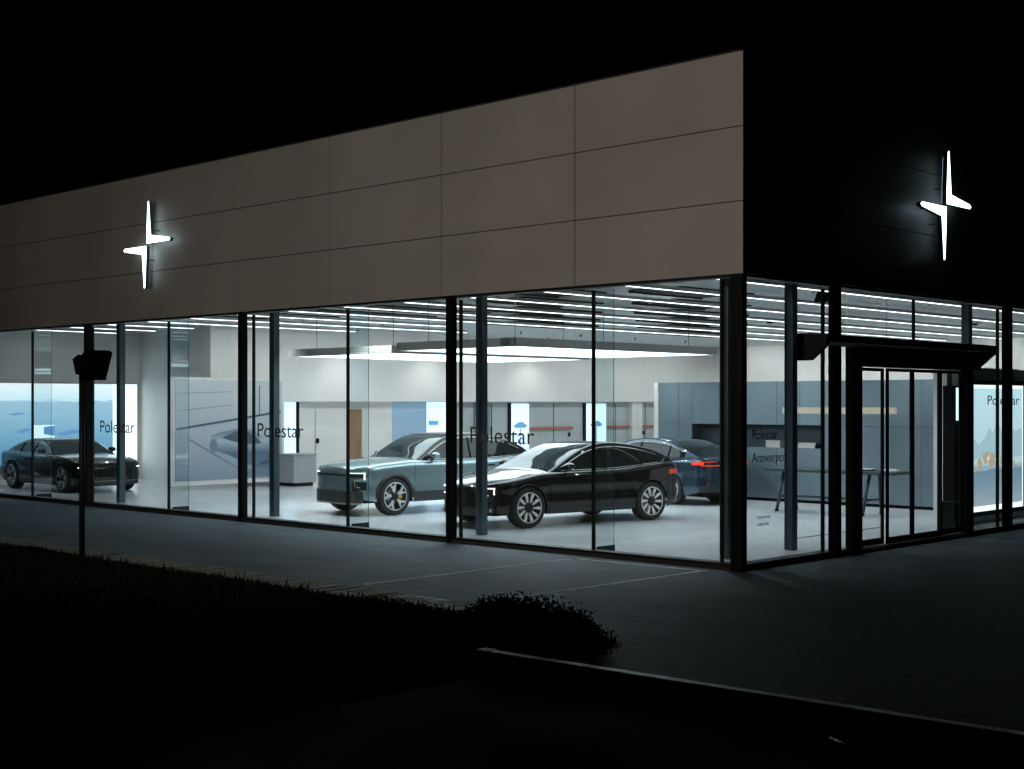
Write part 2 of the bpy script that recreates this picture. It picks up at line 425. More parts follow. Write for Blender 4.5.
# shrubs
def shrub(name, cx, cy, rx, ry, h, n, label, seed):
    rnd = random.Random(seed)
    t = empty(name, (cx, cy, 0), 0, label, 'shrub', 'low shrubs on the dark verge')
    lf = MB()
    lumps = [(rnd.uniform(-.6, .6) * rx, rnd.uniform(-.5, .5) * ry, rnd.uniform(.35, .62)) for _ in range(7)] + [(0, 0, .7)]
    for k in range(n):
        lx, ly, s_ = rnd.choice(lumps)
        th = rnd.uniform(0, 2 * PI); ph = math.acos(rnd.uniform(0, 1)); q = rnd.uniform(.55, 1.05) if rnd.random() > .04 else rnd.uniform(1.05, 1.14)
        p = Vector((lx + rx * s_ * q * math.sin(ph) * math.cos(th), ly + ry * s_ * q * math.sin(ph) * math.sin(th), h * (.25 + s_ * 1.1) * q * math.cos(ph) + .02))
        a = Vector((rnd.gauss(0, 1), rnd.gauss(0, 1), rnd.gauss(0, 1))).normalized(); b = a.orthogonal().normalized()
        L = rnd.uniform(.012, .026); W = L * .45
        lf.quad(tuple(p - a * L), tuple(p + b * W), tuple(p + a * L), tuple(p - b * W))
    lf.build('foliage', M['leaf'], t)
    st = MB()
    for k in range(14):
        th = rnd.uniform(0, 2 * PI); r_ = rnd.uniform(.2, .7)
        st.tube([(0.1 * math.cos(th), 0.1 * math.sin(th), -0.03), (rx * r_ * .6 * math.cos(th), ry * r_ * .6 * math.sin(th), h * .45), (rx * r_ * math.cos(th), ry * r_ * math.sin(th), h * .85)], [.012, .008, .004], 5)
    st.build('stem', M['soil'], t)
shrub('shrub', 1.75, -6.1, 1.15, 0.75, 0.42, 22000, 'low rounded dark shrub at the verge end, before the painted bay lines', 1)
shrub('shrub', 0.2, -6.4, 1.3, 0.7, 0.26, 12000, 'flatter dark shrub left of the rounded one at the verge end', 2)
shrub('shrub', -8.6, -5.75, 1.0, 0.30, 0.12, 4000, 'small weedy shrub by the foot of the floodlight post', 3)

# low steel rail in the foreground
rl = empty('kerb_edging', (2.31, -7.23, 0), R(3.0), 'long low edging beam with its lit top put in as a pale strip, crossing the dark foreground', 'edging')
MB().box(0, 22, -0.05, 0.05, -0.1, 0.14).build('beam', M['galv_dark'], rl, 0.012)
MB().box(-0.14, -0.001, -0.065, 0.065, -0.1, 0.155).build('end_cap', M['galv_pale'], rl)
MB().box(0.001, 22, -0.045, 0.045, 0.1405, 0.150).build('top_highlight', M['galv'], rl)  # pale top on dark beam: highlight and shade put into the colours
r2 = empty('short_bar', (5.86, -7.62, 0), R(-28), 'short pale bar lying on the ground just before the edging beam', 'bar')
MB().tube([(0, 0, 0.05), (0.32, 0, 0.05)], 0.014, 8).build('bar', M['galv'], r2)
for k in (0.05, 0.27): MB().box(k - .02, k + .02, -.02, .02, -.03, .04).build('foot', M['steel_dark'], r2)

# floodlight post
fp = empty('floodlight_post', (-7.58, -5.61, 0), 0, 'thin black post with a tilted black floodlight head, standing on the verge', 'floodlight')
MB().tube([(0, 0, -0.1), (0, 0, 2.95)], 0.042, 12).build('pole', M['black'], fp)
Fv = Vector((0.7242, 0.6896, 0))
hd = empty('lamp_head', (0, 0, 0)); hd.parent = fp
def flat_shape(pts, thick, off=0.0):
    """outline in (right, up) coordinates of the head, extruded along its depth"""
    D = Vector((-0.6896, 0.7242, 0))
    return MB().prism(pts, lambda u, v: tuple(Fv * u + D * (off - thick / 2) + Vector((0, 0, v))), lambda u, v: tuple(Fv * u + D * (off + thick / 2) + Vector((0, 0, v))))
COLh = flat_shape([(0.03, 2.64), (0.335, 2.64), (0.43, 3.02), (0.40, 3.045), (0.10, 3.045), (0.05, 2.98)], 0.16, -0.08).build('lamp_body', M['pitch'], fp, 0.012)
flat_shape([(-0.07, 2.72), (0.06, 2.72), (0.10, 2.98), (-0.04, 2.99), (-0.115, 2.93)], 0.12, 0.02).build('bracket', M['pitch'], fp, 0.01)
MB().tube([tuple(Fv * (0.06 + 0.09 * math.sin(t)) * 1 + Vector((0, 0, 2.65 - 0.055 * math.sin(t * 1.0) * 1))) if False else tuple(Fv * (0.05 + 0.14 * t / PI) + Vector((0, 0, 2.645 - 0.05 * math.sin(t)))) for t in [PI * k / 8 for k in range(9)]], 0.006, 6).build('cable', M['black'], fp)
bpy.data.objects.remove(hd)

# ------------------------------------------------------------------ showroom building
B = empty('car_showroom', (0, 0, 0), 0, 'glass walled car showroom with a pale clad upper band, lit at night', 'building')
ZF0, ZF1 = 4.07, 7.10
ZC = 4.42
# floor, slab, ceiling, roof
box('floor', M['floor'], FX, -0.03, 0.03, RY, -0.3, 0.03, B)
box('ceiling', M['ceiling'], FX, -0.16, 0.16, RY, ZC, ZC + 0.1, B)
box('roof', M['joint'], FX, -0.20, 0.20, RY, 6.9, 7.0, B)
# upper band: panels as proud slabs over a dark backing
def fascia_panels(front):
    mb = MB(); zs = [4.07, 5.06, 6.08, 7.10]; g = 0.007
    edges = [0.0, -3.03] + [-3.03 - 2.925 * k for k in range(1, 10)] if front else [0.0] + [2.95 * k for k in range(1, 11)]
    for i in range(len(edges) - 1):
        for j in range(3):
            a, b = edges[i], edges[i + 1]; z0, z1 = zs[j] + g, zs[j + 1] - g
            if front:
                o = random.uniform(-0.0015, 0.0015)
                mb.box(b + g, a - (0 if i == 0 else g), o, 0.04, z0 - (g if j == 0 else 0), z1 + (g if j == 2 else 0))
            else:
                mb.box(-0.04, 0.0, a + (0.042 if i == 0 else g), b - g, z0 - (g if j == 0 else 0), z1 + (g if j == 2 else 0))
    return mb
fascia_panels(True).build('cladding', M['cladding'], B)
fascia_panels(False).build('shaded_cladding', M['cladding_shaded'], B)
tag(B.children[-1] if False else bpy.data.objects['shaded_cladding'], 'cladding of the short side, its shade put into the colour')
mb = MB(); mb.box(FX, -0.045, 0.045, 0.16, 4.08, 7.08); mb.box(-0.16, -0.045, 0.16, RY, 4.08, 7.08)
mb.build('fascia_backing', M['joint'], B)
mb = MB(); mb.box(FX, -0.05, 0.005, 0.2, 7.102, 7.13); mb.box(-0.2, -0.005, 0.2, RY, 7.102, 7.13)
mb.build('coping', M['joint'], B)
# sills
mb = MB(); mb.box(FX, -0.02, 0.03, 0.24, 0.03, 0.09)
mb.build('sill', M['steel_dark'], B)
mb = MB(); mb.box(-0.24, -0.03, 0.24, 2.99, 0.03, 0.09); mb.box(-0.24, -0.03, 7.09, RY, 0.03, 0.09)
mb.build('sill', M['steel_dark'], B)
mb = MB(); mb.box(FX, -0.06, 0.042, 0.24, 4.035, 4.079); mb.box(-0.24, -0.042, 0.24, RY, 4.035, 4.079)
mb.build('head_rail', M['steel_dark'], B)
# plinth in front of the floor
mb = MB(); mb.box(FX, 0.0, 0.0, 0.028, -0.2, 0.05); mb.box(-0.028, 0.0, 0.03, RY, -0.2, 0.05)
mb.build('plinth', M['joint'], B)
# posts
def post_front(xc, w=0.12):
    return MB().box(xc - w / 2, xc + w / 2, -0.015, 0.13, -0.02, 4.066).build('post', M['post'], B, 0.004)
for xc in (-5.78, -11.62, -17.48, -23.35): post_front(xc)
MB().box(-0.20, -0.002, -0.012, 0.10, -0.02, 4.066).build('corner_post', M['post'], B, 0.004)
MB().box(-0.46, -0.43, 0.12, 0.17, 0.09, 4.0).build('mullion', M['steel_dark'], B)
for yc in (2.50, 8.48, 14.3): MB().box(-0.13, 0.015, yc - 0.07, yc + 0.07, -0.02, 4.066).build('post', M['post'], B, 0.004)
# thin mullions and glass fins
mul_f = [-2.78, -5.64, -8.54, -11.38, -14.35, -17.42, -20.20, -23.1, -26.0]
for xc in mul_f: MB().box(xc - 0.02, xc + 0.02, 0.12, 0.17, 0.09, 4.0).build('mullion', M['steel_dark'], B)
for yc in (2.30, 8.27, 10.9): MB().box(-0.17, -0.12, yc - 0.018, yc + 0.018, 0.09, 4.0).build('mullion', M['steel_dark'], B)
MB().box(-0.17, -0.12, 5.10, 5.13, 3.32, 4.0).build('mullion', M['steel_dark'], B)
for xc in (-2.78, -8.54, -14.35, -20.20, -26.0):
    MB().quad((xc, 0.20, 0.13), (xc, 0.62, 0.13), (xc, 0.62, 4.05), (xc, 0.20, 4.05)).build('glass_fin', M['glass_fin'], B)
    MB().box(xc - 0.004, xc + 0.004, 0.621, 0.627, 0.13, 4.05).build('fin_edge', M['column_paint'], B)
    MB().box(xc - 0.025, xc + 0.025, 0.245, 0.62, 0.03, 0.13).build('fin_shoe', M['steel_dark'], B)
# panes
fx = [-0.43] + mul_f + [FX]
px_edges = [0.0 - 0.2] + [-0.46] 
panes = []
cuts = sorted([-0.20, -0.43] + mul_f + [-5.78, -11.62, -17.48, -23.35, FX], reverse=True)
for a, b in zip(cuts[:-1], cuts[1:]):
    if a - b < 0.12: continue
    MB().quad((b + .02, 0.145, .08), (a - .02, 0.145, .08), (a - .02, 0.145, 4.046), (b + .02, 0.145, 4.046)).build('window_pane', M['glass'], B)
cy = [0.10, 2.30, 2.50, 3.0]
for a, b in zip(cy[:-1], cy[1:]):
    MB().quad((-0.145, a + .02, .08), (-0.145, b - .02, .08), (-0.145, b - .02, 4.046), (-0.145, a + .02, 4.046)).build('window_pane', M['glass'], B)
for a, b in ((3.0, 5.11), (5.11, 7.08)):
    MB().quad((-0.145, a + .02, 3.28), (-0.145, b - .02, 3.28), (-0.145, b - .02, 4.046), (-0.145, a + .02, 4.046)).build('window_pane', M['glass'], B)
cy = [7.08, 8.27, 8.48, 10.9, 14.3, RY]
for a, b in zip(cy[:-1], cy[1:]):
    MB().quad((-0.145, a + .02, .08), (-0.145, b - .02, .08), (-0.145, b - .02, 4.046), (-0.145, a + .02, 4.046)).build('window_pane', M['glass'], B)
# structural columns behind the glass
for (cx_, cy_) in ((-6.13, 1.12), (-11.87, 1.0), (-17.55, 0.92), (-1.02, 1.08), (-0.92, 2.66), (-0.62, 8.05)):
    MB().box(cx_ - 0.075, cx_ + 0.075, cy_ - 0.075, cy_ + 0.075, 0.03, ZC).build('column', M['column_paint'], B, 0.01)

# door set with projecting head
D = empty('entrance_door', (0, 0, 0)); D.parent = B
def dbox(name, m, y0, y1, z0, z1, x0=-0.20, x1=-0.06, p=D): return MB().box(x0, x1, y0, y1, z0, z1).build(name, m, p, 0.003)
dbox('frame', M['black'], 3.0, 3.27, 0.0, 3.25, -0.17, -0.03)
dbox('frame', M['black'], 6.86, 7.08, 0.0, 3.25, -0.17, -0.03)
dbox('header', M['black'], 3.272, 6.858, 2.86, 3.25, -0.20, 0.02)
dbox('threshold', M['black'], 3.272, 6.858, 0.0, 0.06, -0.18, -0.02)
for (a, b) in ((3.275, 4.14), (4.145, 4.98), (4.985, 6.0), (6.01, 6.85)):
    xo = -0.10 if a in (4.145, 4.985) else -0.16
    lf = dbox('door_leaf', M['black'], a, a + 0.045, 0.07, 2.85, xo - .02, xo + .02)
    mb = MB(); mb.box(xo - .02, xo + .02, b - 0.045, b, 0.07, 2.85); mb.box(xo - .02, xo + .02, a + .046, b - .046, 0.07, 0.17); mb.box(xo - .02, xo + .02, a + .046, b - .046, 2.80, 2.85)
    mb.build('leaf_frame', M['black'], D)
    MB().quad((xo, a + .05, .16), (xo, b - .05, .16), (xo, b - .05, 2.81), (xo, a + .05, 2.81)).build('door_pane', M['glass'], D)
canopy = [(-0.04, 2.91), (.18, 2.91), (.45, 3.13), (.45, 3.27), (.2, 3.30), (-0.04, 3.30)]
MB().prism(canopy, lambda u, v: (u, 1.42, v), lambda u, v: (u, 1.50, v)).build('canopy_bracket', M['black'], B)
MB().prism(canopy, lambda u, v: (u, 6.82, v), lambda u, v: (u, 6.90, v)).build('canopy_bracket', M['black'], B)
MB().prism([(0.032, 3.14), (.45, 3.17), (.45, 3.27), (.2, 3.30), (.032, 3.30)], lambda u, v: (u, 1.502, v), lambda u, v: (u, 6.818, v)).build('canopy', M['black'], B)
MB().prism([(0.032, 2.86), (.10, 2.86), (.10, 3.098), (.032, 3.098)], lambda u, v: (u, 2.99, v), lambda u, v: (u, 7.08, v)).build('canopy_skirt', M['black'], B)

# interior shell
XW = -20.3
box('end_wall', M['white_wall'], -26.3, -26.0, 0.3, 12, 0.03, ZC, B)
box('end_wall', M['white_wall'], -25.998, -20.82, 6.55, 6.75, 0.03, ZC, B)
box('bulkhead', M['white_wall'], XW - 0.5, XW, 5.2, 28, 2.34, ZC, B)
box('recess_wall', M['white_wall'], XW - 0.55, XW - 0.30, 6.76, 11.84, 0.03, 2.338, B)
box('recess_wall', M['grey_wall'], XW - 0.55, XW - 0.30, 14.3, 28, 0.03, 2.338, B)
box('back_wall', M['white_wall'], XW - 0.5, -0.2, 28, 28.3, 0.03, ZC, B)
XR = XW - 0.30
# recess: doors, posters, grey lockers
def rp(name, m, y0, y1, z0, z1, t=0.03, parent=None): return box(name, m, XR + 0.003, XR + t, y0, y1, z0, z1, parent)
rp('oak_door', M['oak'], 10.12, 10.62, 0.03, 2.12, 0.05, B)
rp('door_outline', M['joint'], 8.92, 8.935, 0.3, 2.1, 0.006, B)
dm = empty('glazed_opening', (0, 0, 0)); dm.parent = B
for (nm, mm, a, b, z0, z1) in (('pane', 'blue_glow', 11.86, 13.25, 0.05, 2.33), ('pane', 'pale_glow', 13.29, 14.28, 0.05, 2.33), ('pane', 'pale_glow', 7.75, 8.22, 0.4, 2.33)):
    MB().box(XR - 0.05, XR - 0.02 if a > 9 else XR + 0.03, a, b, z0, z1).build(nm, M[mm], dm)
MB().box(XR - .02, XR + 0.04, 8.23, 8.33, 0.3, 2.33).build('frame', M['black'], dm)
for (a, b, lb) in ((16.98, 17.84, 'lit tall narrow poster with a blue shape, first from the left on the grey wall'), (20.75, 21.83, 'lit tall narrow poster beside a black strip, second on the grey wall')):
    p = empty('wall_poster', (XR + 0.03, (a + b) / 2, 0), 0, lb, 'poster')
    MB().box(-0.025, 0.02, -(b - a) / 2, (b - a) / 2, 0.5, 2.28).build('print', M['pale_glow'], p)
    MB().box(-0.025, 0.03, -(b - a) / 2 - 0.12, -(b - a) / 2 - 0.003, 0.4, 2.3).build('frame', M['black'], p)
    MB().prism([(-.32, 1.55), (-.1, 1.66), (.1, 1.68), (.34, 1.56), (.25, 1.48), (-.25, 1.48)], lambda u, v: (.021, u, v), lambda u, v: (.024, u, v)).build('print_shape', M['print_blue'], p)
    MB().box(.021, .024, -.02, .03, 0.9, 1.47).build('print_stem', M['print_blue'], p)
# shape on the pale opening (a dark hull under a sign in the print)
pp = empty('wall_poster', (XR - 0.01, 13.8, 0), 0, 'lit poster with a dark blue print beside the pale blue glass', 'poster')
MB().prism([(-.5, 1.3), (.45, 1.25), (.35, .95), (-.5, .9)], lambda u, v: (0, u, v), lambda u, v: (.01, u, v)).build('print', M['print_blue'], pp)
MB().box(0, .01, -.45, -.05, 1.62, 1.75).build('print_shape', M['print_blue'], pp)
for (a, b) in ((17.9, 20.05), (21.94, 23.1), (23.75, 24.6)):
    t = box('coat_rail', M['orange'], XR + 0.02, XR + 0.09, a, b, 1.42, 1.485)
    tag(t, {17.9: 'long orange red strip on the grey wall, leftmost', 21.94: 'orange red strip right of the second poster', 23.75: 'short orange red strip right of the pale pilaster'}[a], 'wall strip', 'orange strips on the grey wall')
for yy in (16.1, 19.1, 22.4, 24.1):
    rp('panel_seam', M['joint'], yy, yy + 0.03, 0.03, 2.30, 0.008, B)
rp('pilaster', M['white_wall'], 23.12, 23.7, 0.03, 2.33, 0.2, B)
rp('wall_panel', M['blue_steel'], 15.3, 16.0, 0.03, 2.33, 0.06, B)
for (yy, lb) in ((9.0, 'black wall intercom left of the oak door'), (19.9, 'small black switch under the long orange strip'), (24.0, 'small black switch right of the pale pilaster')):
    t = empty('wall_switch', (XR + 0.004, yy, 1.22), 0, lb, 'switch')
    MB().box(0, 0.03, -.05, .05, -.07, .07).build('plate', M['black'], t, 0.005)
    MB().box(0.03, 0.04, -.02, .02, -.02, .02).build('button', M['steel_dark'], t)

# ceiling strip lights
sx = [-2.15 - 1.86 * i for i in range(13)]
first = None
for i, xx in enumerate(sx):
    y1 = 25.5 if xx > -14.5 else (9.0 if xx > XW else 5.0)
    y1 = {True: 11.5}.get(-17.5 < xx < -16, y1)
    o = empty('ceiling_strip_light', (xx, 0.55, 4.27), 0, 'slim white linear lamp under the grey ceiling, one of the parallel rows', 'strip light', 'parallel linear lamps under the ceiling')
    L = y1 - 0.55
    MB().box(-.022, .022, 0, L, 0.012, 0.075).build('housing', M['housing'], o)
    MB().box(-.006, .006, 0.02, L - .02, 0.0, .0115).build('diffuser', M['strip'], o)
# track spots between the strips
def down_spot(xx, yy, e=235, aim=None):
    o = empty('track_spot', (xx, yy, ZC), 0, 'small pale cylindrical spotlight aimed down from the grey ceiling', 'spotlight', 'small spotlights under the showroom ceiling')
    MB().tube([(0, 0, -.003), (0, 0, -.10)], .035, 12).build('housing', M['housing'], o)
    l = spot('spot_light', (xx, yy, ZC - .12), aim or (xx, yy, 0), e, 118, 0.7, (1.0, 0.975, 0.95), 0.04)
for xx in (-2.9, -6.7, -10.5, -14.2):
    for yy in (2.2, 6.5, 11.0, 16.5, 22.0): down_spot(xx + .04, yy)
down_spot(-23.6, 2.2, 120); down_spot(-23.6, 4.9, 120)
for k in range(9): down_spot(-17.3, 3.2 + 2.7 * k, 115, (XW + .6, 3.2 + 2.7 * k, 1.4))
down_spot(-19.4, 9.5, 60); down_spot(-19.4, 13.0, 60); down_spot(-19.4, 17.5, 60)
for k in range(6): down_spot(-2.4 - 3.1 * k, 25.4, 170, (-2.4 - 3.1 * k, 27.6, 2.2))  # row of spots added to brighten the far back wall
# dark grilles between the strips
for (pxa, pxb) in ((503, 582), (655, 728)):
    for i in range(1, 7):
        xc = sx[i] - 0.93
        def yat(px, X):
            k = (px - 512) / 1384.0
            dx = -0.6896 + k * 0.7242; dy = 0.7242 + k * 0.6896
            return -15.808 + (X - 10.713) / dx * dy
        ya, yb = yat(pxa, xc), yat(pxb, xc)
        o = empty('ceiling_grille', (xc, ya, ZC), 0, 'dark slot grille between two strip lamps, %s bank' % ('left' if pxa == 503 else 'right'), 'ceiling grille', '%s bank of dark ceiling grilles' % ('left' if pxa == 503 else 'right'))
        MB().box(-.60, .60, 0, yb - ya, -.03, -.004).build('panel', M['void'], o)
        MB().box(-.62, -.602, 0, yb - ya, -.06, -.004).build('frame', M['steel_dark'], o)
        MB().box(.602, .62, 0, yb - ya, -.06, -.004).build('frame', M['steel_dark'], o)
for i in range(5, 11):
    xc = sx[i] - 0.93
    if xc < XW + .5: continue
    o = empty('ceiling_grille', (xc, 0.8, ZC), 0, 'long dark slot grille above the blue grey car, left part of the ceiling', 'ceiling grille', 'long dark grilles over the left half')
    ln = {5: 6.5, 6: 6.5, 7: 5.0, 8: 4.5}.get(i, 3.5)
    MB().box(-.42, .42, 0, ln, -.03, -.004).build('panel', M['void'], o)
    MB().box(-.45, -.422, 0, ln, -.06, -.004).build('frame', M['steel_dark'], o)
# smoke detectors / spots
for (xx, yy, lb) in ((-9.0, 14.5, 'left of three small ceiling sensors'), (-8.2, 16.5, 'middle of three small ceiling sensors'), (-5.6, 19.0, 'right of three small ceiling sensors')):
    t = empty('ceiling_sensor', (xx, yy, ZC), 0, lb, 'sensor', 'small sensors under the ceiling')
    MB().box(-.12, .12, -.12, .12, -.03, -.003).build('base', M['housing'], t, .01)
    MB().box(-.06, .06, -.06, .06, -.08, -.031).build('head', M['steel_dark'], t, .01)
o = empty('ceiling_speaker', (-2.4, 6.2, ZC), 0, 'dark cone shaped speaker hanging from the ceiling near the corner', 'speaker')
m_ = MB(); m_.prism([(-.20, -.30), (.20, -.30), (.12, -.10), (.03, -.003), (-.03, -.003), (-.12, -.10)], lambda u, v: (u, -.12, v), lambda u, v: (u, .12, v)); m_.build('cone', M['black'], o)

# luminous suspended panels
def light_panel(x0, x1, y0, y1, z, label):
    o = empty('luminous_panel', (x0, y0, z), 0, label, 'ceiling lamp', 'large glowing panels hung over the cars')
    w, l = x1 - x0, y1 - y0
    m_ = MB(); m_.box(0, w, -.03, 0, 0, .16); m_.box(0, w, l, l + .03, 0, .16); m_.box(-.03, 0, -.03, l + .03, 0, .16); m_.box(w, w + .03, -.03, l + .03, 0, .16)
    m_.build('frame', M['housing'], o)
    MB().box(0.002, w - .002, 0.002, l - .002, 0.01, 0.03).build('diffuser', M['lamp'], o)
    MB().box(0.002, w - .002, 0.002, l - .002, 0.13, 0.15).build('top_cover', M['housing'], o)
    for (a, b) in ((.4, .4), (w - .4, .4), (.4, l - .4), (w - .4, l - .4)):
        MB().tube([(a, b, .15), (a, b, ZC - z)], .006, 5).build('hanger', M['steel_dark'], o)
light_panel(-9.2, -6.1, 1.95, 8.0, 3.30, 'nearer glowing rectangular panel hung above the black car')
light_panel(-13.5, -10.2, 2.65, 8.7, 3.30, 'farther glowing rectangular panel hung above the blue grey car')

# sea lightbox on the end wall
o = empty('sea_lightbox', (-25.9, 0, 0), 0, 'wide backlit picture of blue sea and sky on the end wall', 'lightbox')
MB().box(-.10, -.03, 0.6, 6.44, 0.44, 2.88).build('frame', M['housing'], o)
MB().box(-.028, 0.0, 0.64, 5.60, 0.56, 2.85).build('print', M['sea'], o)
MB().box(-.028, 0.0, 5.603, 6.40, 0.47, 2.85).build('white_edge', M['box_white'], o)
MB().box(0.001, 0.004, 3.1, 3.75, 1.30, 1.68).build('print_block', M['print_white'], o)
MB().prism([(3.42, 1.42), (3.75, 1.36), (3.75, 1.66), (3.42, 1.62)], lambda u, v: (.005, u, v), lambda u, v: (.008, u, v)).build('print_block_side', M['print_blue'], o)
for (a, z, w, h) in ((2.35, 1.98, .55, .05), (3.78, 1.42, .9, .12), (2.6, 1.5, .5, .10), (2.2, 0.95, .5, .05), (4.6, 2.3, .5, .025)):
    MB().prism([(a, z), (a + w * .3, z - h * .5), (a + w, z + h * .5), (a + w * .6, z + h)], lambda u, v: (.001, u, v), lambda u, v: (.003, u, v)).build('print_shadow', M['print_blue'], o)

# sketch billboard standing before the recess
o = empty('car_picture_panel', (-20.05, 3.84, 0), 0, 'large pale grey blue picture panel showing a drawn car beside the reception desk', 'picture panel')
W_ = 3.6
MB().box(-.12, -.02, 0, W_, .16, 2.97).build('frame', M['white_wall'], o)
MB().box(-.018, 0, .12, W_ - .10, .28, 2.90).build('print', M['print_sketch'], o)
def pl(pts, nm, m, off=.003):
    if 'car' in nm: pts = [(1.15 + 1.18 * (u - 1.19), .50 + 1.15 * (v - .56)) for u, v in pts]
    pl_(pts, nm, m, off)
def pl_(pts, nm, m, off): MB().prism(pts, lambda u, v: (off - .002, u, v), lambda u, v: (off, u, v)).build(nm, m, o)
def seg(a, b, w):
    d = Vector((b[0] - a[0], b[1] - a[1])).normalized(); n = Vector((-d.y, d.x)) * w / 2
    return [(a[0] + n.x, a[1] + n.y), (b[0] + n.x, b[1] + n.y), (b[0] - n.x, b[1] - n.y), (a[0] - n.x, a[1] - n.y)]
pl(seg((.15, 1.62), (3.45, 2.06), .06), 'print_line', M['sketch_line'])
pl(seg((.55, 1.35), (2.35, .40), .045), 'print_line', M['sketch_mid'])
pl(seg((.2, 2.1), (1.9, 2.25), .015), 'print_line', M['sketch_mid'])
pl(seg((.2, 2.55), (1.9, 2.60), .012), 'print_line', M['sketch_mid'])
pl(seg((2.75, 1.95), (2.75, 2.78), .03), 'print_line', M['sketch_line'])
pl([(1.19, 1.22), (1.25, 1.38), (1.5, 1.46), (2.0, 1.54), (2.35, 1.50), (2.6, 1.36), (2.95, 1.12), (3.1, .98), (3.08, .72), (2.85, .58), (2.5, .60), (2.1, .74), (1.65, .95), (1.38, 1.02)], 'print_car', M['sketch_body'], .004)
pl([(1.52, 1.33), (1.9, 1.47), (2.25, 1.45), (2.5, 1.30), (2.6, 1.18), (2.2, 1.16), (1.8, 1.24)], 'print_car_window', M['sketch_line'], .007)
pl([(2.55, .74), (3.0, .84), (3.05, .76), (2.6, .66)], 'print_car_grille', M['sketch_line'], .007)
pl([(2.3, .50), (3.4, .72), (3.45, .34), (2.2, .34)], 'print_shadow', M['sketch_mid'], .0035)
pl([(1.30 + .14 * math.cos(t) * .7, 1.15 + .16 * math.sin(t)) for t in [2 * PI * k / 16 for k in range(16)]], 'print_car_wheel', M['sketch_mid'], .008)

# reception desk
o = empty('reception_desk', (-19.4, 8.0, 0), 0, 'plain grey block reception desk beside the picture panel', 'desk')
MB().box(-.9, .0, -.75, .02, .13, .88).build('body', M['desk'], o, .006)
MB().box(-.8, -.06, -.65, -.05, .03, .128).build('plinth', M['steel_dark'], o)
MB().box(-.92, .02, -.77, .04, .882, .91).build('desktop', M['desk'], o)

# steel cabinet wall with niche
o = empty('cabinet_wall', (-10.27, 11.5, 0), 0, 'long blue grey metal cabinet wall with an open shelf niche behind the table', 'cabinet')
nx0, nx1, nz0, nz1 = 1.0, 4.6, 1.27, 1.80
Lc = 9.1
segs = [0, 0.6, 1.0, 1.8, 2.6, 3.4, 4.0, 4.6, 5.4, 6.2, 7.0, 7.8, Lc]
m_ = MB(); m2 = MB()
for a, b in zip(segs[:-1], segs[1:]):
    dyo = random.uniform(-.002, .002)
    if a >= nx0 and b <= nx1:
        m_.box(a + .004, b - .004, dyo, .04, .10, nz0); m2.box(a + .004, b - .004, dyo, .04, nz1, 2.80)
    else:
        m_.box(a + .004, b - .004, dyo, .04, .10, 1.78); m2.box(a + .004, b - .004, dyo, .04, 1.79, 2.80)
m_.build('lower_doors', M['blue_steel'], o); m2.build('upper_doors', M['blue_steel'], o)
m_ = MB(); m_.box(0, Lc, .42, .6, .03, 2.79); m_.box(0, nx0, .045, .42, .10, 2.79); m_.box(nx1, Lc, .045, .42, .10, 2.79); m_.box(nx0, nx1, .045, .42, .10, nz0 - .01); m_.box(nx0, nx1, .045, .42, nz1 + .01, 2.79)
m_.build('carcass', M['niche'], o)
MB().box(0, Lc, .05, .4, .03, .098).build('plinth', M['black'], o)
box('end_panel', M['white_wall'], -.14, -.004, -.02, .6, .03, 2.80, o)
for (a, h, w, lb) in ((3.05, .16, .38, 'white book stack on the niche shelf, left of the column'), (3.9, .12, .45, 'pale stack of books on the niche shelf, right of the column')):
    t = empty('book_stack', (-10.27 + a, 11.58, nz0), 0, lb, 'books')
    zz = .002
    while zz < h:
        th = random.uniform(.025, .04); e = random.uniform(-.02, .02)
        MB().box(e, w + e, .01, .26, zz, zz + th - .003).build('book', M['paper'], t); zz += th
t = empty('model_car', (-5.9, 11.62, nz0 + .002), 0, 'small dark object at the right end of the niche shelf', 'ornament')
MB().ellipsoid((0, .05, .06), (.17, .08, .055)).build('body', M['black'], t)
MB().box(-.12, .12, 0, .1, 0, .03).build('base', M['black'], t)

# high table
o = empty('high_table', (-3.95, 9.45, 0), 0, 'long dark blue high table on splayed legs behind the right glazing', 'table')
MB().box(-1.68, 1.30, -.42, .42, .865, .93).build('tabletop', M['table'], o, .006)
for sx_ in (-1.35, 0.65):
    for sy_ in (-1, 1):
        b = MB().tube([(sx_ - (.0), sy_ * .38, .06), (sx_ + .06, sy_ * .20, .872)], .035, 10).build('leg', M['table'], o)
        MB().tube([(sx_, sy_ * .385, .032), (sx_, sy_ * .38, .075)], .04, 10).build('foot', M['black'], b)
MB().tube([(-1.33, 0, .34), (.67, 0, .34)], .022, 8).build('stretcher', M['table'], o)
for sx_ in (-1.33, .67): MB().tube([(sx_, -.31, .34), (sx_, .31, .34)], .022, 8).build('cross_bar', M['table'], o)
for (a, b, m1, lb) in ((.35, -.1, 'black', 'dark catalogue lying on the right part of the high table'), (.85, .02, 'paper', 'open pale brochure lying at the right end of the high table')):
    t = empty('catalogue', (-3.95 + a, 9.45 + b, .932), R(8), lb, 'catalogue')
    MB().box(0, .32, 0, .24, 0, .02).build('cover', M[m1], t); MB().box(.02, .30, .02, .22, .0202, .035).build('pages', M['paper'], t)
# wooden pendant bar
o = empty('pendant_bar_lamp', (-4.08, 9.45, 2.08), 0, 'long beige bar lamp hanging level above the high table', 'pendant lamp')
MB().box(-1.30, 1.30, -.05, .05, 0, .13).build('shade', M['beige'], o, .004)
for s_ in (-1.1, 1.1): MB().tube([(s_, 0, .13), (s_, 0, ZC - 2.08)], .004, 5).build('hanger', M['steel_dark'], o)
